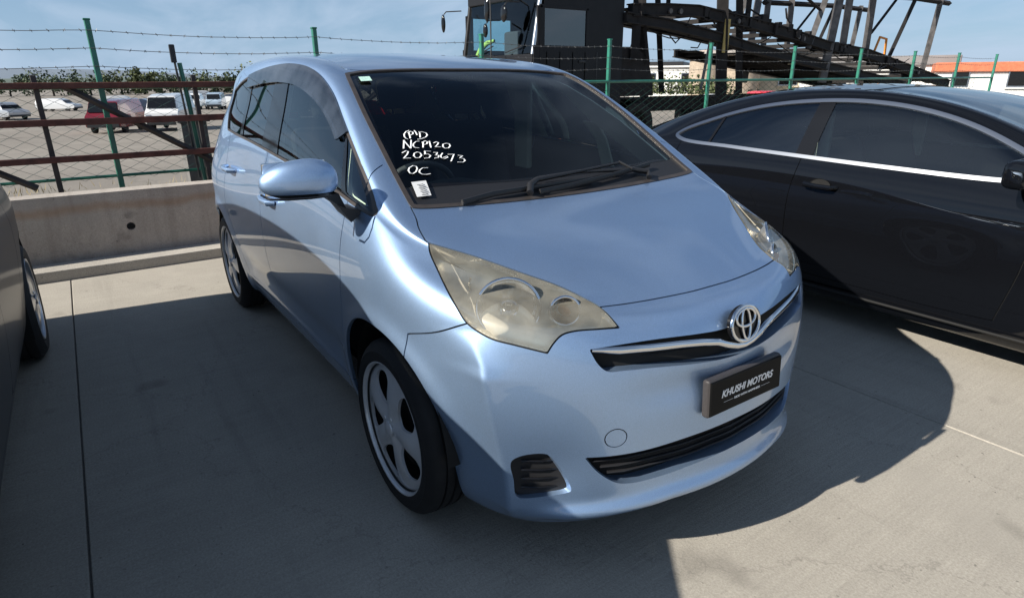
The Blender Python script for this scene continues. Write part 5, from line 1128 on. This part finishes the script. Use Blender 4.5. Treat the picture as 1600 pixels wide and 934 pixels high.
# ---------------------------------------------------------------- far vehicles and buildings
def far_van(name, label, x, y, rz, L, W, H, paint, kind, cat, grp='vehicles in the yard beyond the fence'):
    """kind: van, wagon or pickup, front towards +x; body lofted from cross sections"""
    t = empty(name, (x, y, float(np.interp(-x, [11.5, 20, 30, 60, 100], [-.14, -.65, -1.2, -1.7, -2.1]))), rz, label, cat, grp)
    prof = {'van': [(-.5, .35, .98), (-.49, .18, 1.0), (-.2, .16, 1.0), (.22, .16, 1.0), (.36, .17, .95), (.43, .18, .60), (.49, .2, .52), (.5, .3, .44)],
            'wagon': [(-.5, .35, .80), (-.47, .18, .95), (-.2, .16, 1.0), (.08, .16, 1.0), (.2, .17, .88), (.29, .18, .62), (.46, .2, .54), (.5, .3, .44)],
            'pickup': [(-.5, .3, .55), (-.49, .2, .56), (-.1, .2, .56), (-.08, .2, .98), (.16, .2, 1.0), (.27, .2, .62), (.46, .22, .55), (.5, .3, .46)]}[kind]
    bm = bmesh.new(); R_ = []
    for px, zb, zt in prof:
        belt = min(zt, .60); e = 1 if zt > .62 else 0
        sh = [(zb, .90), (zb+.03, 1.), (belt-.05, 1.), (belt, .97), (belt+(zt-belt)*.5, .90 if e else .95), (zt-.03*e, .82 if e else .90), (zt, .70 if e else .80)]
        v = [bm.verts.new((px*L, w_*W/2, z*H)) for z, w_ in sh]+[bm.verts.new((px*L, -w_*W/2, z*H)) for z, w_ in sh[::-1]]; R_.append(v)
    n = len(R_[0])
    for a, b in zip(R_, R_[1:]):
        for k in range(n): bm.faces.new((a[k], a[(k+1) % n], b[(k+1) % n], b[k]))
    bm.faces.new(R_[0]); bm.faces.new(R_[-1][::-1]); bmesh.ops.recalc_face_normals(bm, faces=bm.faces[:])
    part('body', from_bm(bm, 40), paint, t)
    g = MT['gloss_black']
    xf = {'van': (.30, .425), 'wagon': (.10, .265), 'pickup': (.18, .255)}[kind]; rr = {'van': -.5, 'wagon': -.49, 'pickup': -.09}[kind]
    wx_ = {'van': (.422, .64, .366, .92), 'wagon': (.276, .66, .207, .86), 'pickup': (.258, .66, .189, .90)}[kind]
    q = bmesh.new(); v = [q.verts.new(p) for p in ((wx_[0]*L+.04, -W*.43, wx_[1]*H), (wx_[0]*L+.04, W*.43, wx_[1]*H), (wx_[2]*L+.04, W*.39, wx_[3]*H), (wx_[2]*L+.04, -W*.39, wx_[3]*H))]; q.faces.new(v)
    part('windscreen', from_bm(q), g, t)
    part('rear_window', box(rr*L-.03, rr*L+.02, -W*.38, W*.38, .64*H, .90*H, .02, 1), g, t)
    ends = {'van': [(-.44, -.18), (-.15, .08), (.11, .28)], 'wagon': [(-.42, -.25), (-.22, -.04), (-.01, .14)], 'pickup': [(-.06, .03), (.05, .18)]}[kind]
    for a, b in ends:
        for s in (1, -1): part('side_window', xform(box(a*L, b*L, -.01, .01, .64*H, .88*H, .005, 1), Matrix.Translation((0, s*W*.462, 0)) @ Matrix.Rotation(s*rad(6), 4, 'X') @ Matrix.Translation((0, 0, 0))), g, t)
    for s in (1, -1):
        part('headlight', box(.485*L, .503*L, s*W*.38-.14, s*W*.38+.14, .40*H, .47*H, .02), MT['satin'], t)
        part('tail_light', box(-.508*L, -.49*L, s*W*.44-.06, s*W*.44+.06, .42*H, .60*H, .01), MT['red_lens'], t)
        for wx in (.30, -.30):
            part('wheel', lathe([(.001, -.10), (.18, -.10), (.2, -.08), (.30, -.10), (.32, -.06), (.32, .06), (.30, .10), (.001, .10)], 20).moved((wx*L, s*W*.44, .32)), MT['rubber'], t)
    part('bumper', box(.49*L, .515*L, -W*.46, W*.46, .2*H, .32*H, .03), MT['trim'], t); part('bumper', box(-.515*L, -.49*L, -W*.46, W*.46, .2*H, .32*H, .03), MT['trim'], t)
    return t
def building(name, label, x, y, w, d, h, rz, wallm, roofm, wins, cat='building', roofh=.5):
    t = empty(name, (x, y, -1.9), rz, label, cat); h = h+1.6
    wins = [(a, b+1.7, c_, d_) for a, b, c_, d_ in wins]
    part('wall', box(-d/2, d/2, -w/2, w/2, -.1, h), wallm, t)
    part('roof', box(-d/2-.25, d/2+.25, -w/2-.25, w/2+.25, h, h+roofh, .05, 1), roofm, t)
    for wy, wz, ww, wh in wins:
        f = part('window', box(d/2, d/2+.05, wy-ww/2-.08, wy+ww/2+.08, wz-.08, wz+wh+.08), MT['satin'], t); part('pane', box(d/2+.05, d/2+.07, wy-ww/2, wy+ww/2, wz, wz+wh), MT['gloss_black'], f)
        part('ledge', box(d/2, d/2+.18, wy-ww/2-.15, wy+ww/2+.15, wz-.2, wz-.1), wallm, f)
    return t
build_hatch()
build_sedan()
build_van()
build_transporter()
WHT = pmat('white_van_paint', (.72, .73, .74), .25, coat=.8); RED = pmat('dark_red_paint', (.16, .010, .018), .25, coat=.8); SLV = pmat('silver_paint', (.42, .44, .47), .3, .5, coat=.8); DKB = pmat('dark_blue_paint', (.03, .04, .07), .25, coat=.8); LBL = pmat('pale_blue_paint', (.42, .52, .62), .25, coat=.8); BRT = pmat('bright_red_paint', (.75, .03, .04), .3, coat=.8)
# ground points run away from the camera between the fence and the tree line
far_van('parked_van', 'dark red people carrier parked at the left beyond the fence', -43.1, .9, rad(-22), 4.4, 1.8, 1.85, RED, 'van', 'van')
far_van('parked_van', 'tall white van with dark windows between the two left fence posts', -42.9, 3.85, rad(-20), 4.9, 1.8, 2.1, WHT, 'van', 'van')
far_van('parked_pickup', 'white pickup seen from the front right of the green post', -87.2, 12.1, rad(-22), 5.0, 1.85, 1.9, WHT, 'pickup', 'pickup')
far_van('parked_van', 'pale blue van seen from the front nearest the hatchback', -84.8, 14.0, rad(-18), 4.6, 1.75, 1.95, LBL, 'van', 'van')
far_van('parked_car', 'low white car beside the pale blue van', -89, 16.6, rad(60), 4.4, 1.75, 1.45, WHT, 'wagon', 'car')
far_van('parked_car', 'dark blue car behind the red people carrier', -77, 5.2, rad(70), 4.4, 1.75, 1.5, DKB, 'wagon', 'car')
far_van('parked_car', 'silver car in the row behind the red people carrier', -88, 8.6, rad(80), 4.4, 1.75, 1.45, SLV, 'wagon', 'car')
for i, (x, y, a, kd, lb) in enumerate([(-108, 5.5, 80, 'wagon', 'white car farthest left in the last row of the yard'), (-104, 11, 70, 'wagon', 'dark car in the last row left of the tall white van'), (-110, 16, 85, 'van', 'white van in the last row behind the leaning stake'), (-106, 21.5, 75, 'wagon', 'dark blue car in the last row right of the leaning stake'), (-100, 25.5, 70, 'wagon', 'silver car in the last row beside the hatchback edge'), (-96, -2, 60, 'wagon', 'white car at the left end of the last row'), (-72, -6, 30, 'wagon', 'silver car at the far left margin of the yard')]):
    far_van('parked_van' if kd == 'van' else 'parked_car', lb, x, y, rad(a), 4.5, 1.8, 2.0 if kd == 'van' else 1.5, [WHT, DKB, WHT, DKB, SLV, WHT, SLV][i], kd, 'van' if kd == 'van' else 'car')
far_van('parked_car', 'bright red car seen past the transporter posts', -26.5, 40.5, rad(-35), 4.3, 1.75, 1.5, BRT, 'wagon', 'car')
far_van('parked_car', 'small white car in front of the pale building', -30.0, 39.0, rad(-60), 4.2, 1.7, 1.45, WHT, 'wagon', 'car')
BEI = pmat('beige_render', (.52, .46, .36), .9, var=.12, vscale=.4); PNK = pmat('pinkish_render', (.50, .40, .34), .9, var=.12, vscale=.4); GRY = pmat('grey_cladding', (.22, .21, .21), .8, var=.1, vscale=.5); WHR = pmat('white_render', (.70, .70, .68), .8, var=.06, vscale=.3)
ORT = pmat('orange_roof', (.52, .16, .08), .8, var=.15); TAN = pmat('tan_stone', (.38, .31, .24), .9, var=.2)
building('low_building', 'long low grey building with a dark roof left of the round towers', -62, 62, 14, 8, 3.0, rad(-55), GRY, MT['trim'], [(-4, 1, 1.4, 1.2), (0, 1, 1.4, 1.2), (4, 1, 1.4, 1.2)], roofh=.6)
building('white_building', 'white low building behind the leftmost transporter leg', -48, 55, 9, 7, 2.7, rad(-52), WHR, WHR, [(-2.5, 1, 1.2, 1), (1.5, 1, 1.2, 1)], roofh=.2)
building('beige_building', 'beige building with a window between two transporter posts', -38, 61, 12, 8, 3.4, rad(-58), BEI, BEI, [(-3.5, .9, 1.6, 1.5), (0, .9, 1.6, 1.5), (3.5, .9, 1.6, 1.5)], roofh=.35)
building('grey_roofed_building', 'white building under the transporter ramp at the right', -30, 62, 12, 8, 2.6, rad(-62), WHR, GRY, [(-3, .9, 1.6, 1.2), (2, .9, 1.6, 1.2)], roofh=.8)
building('orange_roofed_building', 'building with an orange roof at the right edge', -20, 60, 7, 8, 2.0, rad(-65), WHR, ORT, [(-2, .9, 1.0, 1.0), (1.5, .9, 1.0, 1.0)], roofh=.7)
def tower(label, x, y, h, r):
    h += 1.8; t = empty('round_tower', (x, y, -1.9), label=label, cat='tower', group='pair of round domed towers')
    part('wall', lathe([(r, -.1), (r, h), (r*1.12, h), (r*1.12, h+.25), (r, h+.3)], 28, 'z'), TAN, t)
    part('dome', lathe([(r, h+.28), (r*.85, h+.6), (r*.5, h+.85), (.01, h+.95)], 28, 'z'), PNK, t)
    for a in (-1.0, -.3, .4): part('window', xform(box(r-.05, r+.04, -.25, .25, 1.2, 2.2), Matrix.Rotation(a, 4, 'Z')), MT['gloss_black'], t)
tower('left round tan tower behind the transporter', -40.2, 50.5, 3.1, 1.6); tower('right round tan tower with a pink dome', -38.2, 53.0, 3.3, 1.9)
hedge = bmesh.new(); q = random.Random(11)
V, F = [], []
for _ in range(2500):
    t_ = q.random(); c = Vector((-44+8*t_+q.gauss(0, .3), 41+8*t_+q.gauss(0, .3), abs(q.gauss(.5, .5)))); s = q.uniform(.06, .16); b = len(V)
    a1 = Vector((q.gauss(0, 1), q.gauss(0, 1), q.gauss(0, 1))).normalized(); a2 = a1.cross(Vector((q.gauss(0, 1), q.gauss(0, 1), 1))).normalized()
    V += [(c+a1*s)[:], (c+a2*s)[:], (c-a1*s)[:], (c-a2*s)[:]]; F.append((b, b+1, b+2, b+3))
me = D.meshes.new('low_shrubs'); me.from_pydata(V, [], F); me.materials.append(LEAF[1]); o = part('low_shrubs', me, None); o['kind'] = 'stuff'
# dry grass tufts by the fence foot
V, F = [], []
for _ in range(3500):
    c = Vector((q.uniform(-9.5, -5.2), q.uniform(-3, 1.8), -.03)); h_ = q.uniform(.03, .14); a = q.uniform(0, 6.28); b = len(V)
    if q.random() > .5+.5*math.sin(c.x*2.1+c.y*1.3): continue
    V += [(c.x-.006*math.cos(a), c.y-.006*math.sin(a), c.z), (c.x+.006*math.cos(a), c.y+.006*math.sin(a), c.z), (c.x+q.uniform(-.05, .05), c.y+q.uniform(-.05, .05), c.z+h_)]; F.append((b, b+1, b+2))
me = D.meshes.new('dry_grass'); me.from_pydata(V, [], F); me.materials.append(pmat('straw_grass', (.34, .27, .13), .9)); o = part('dry_grass', me, None); o['kind'] = 'stuff'
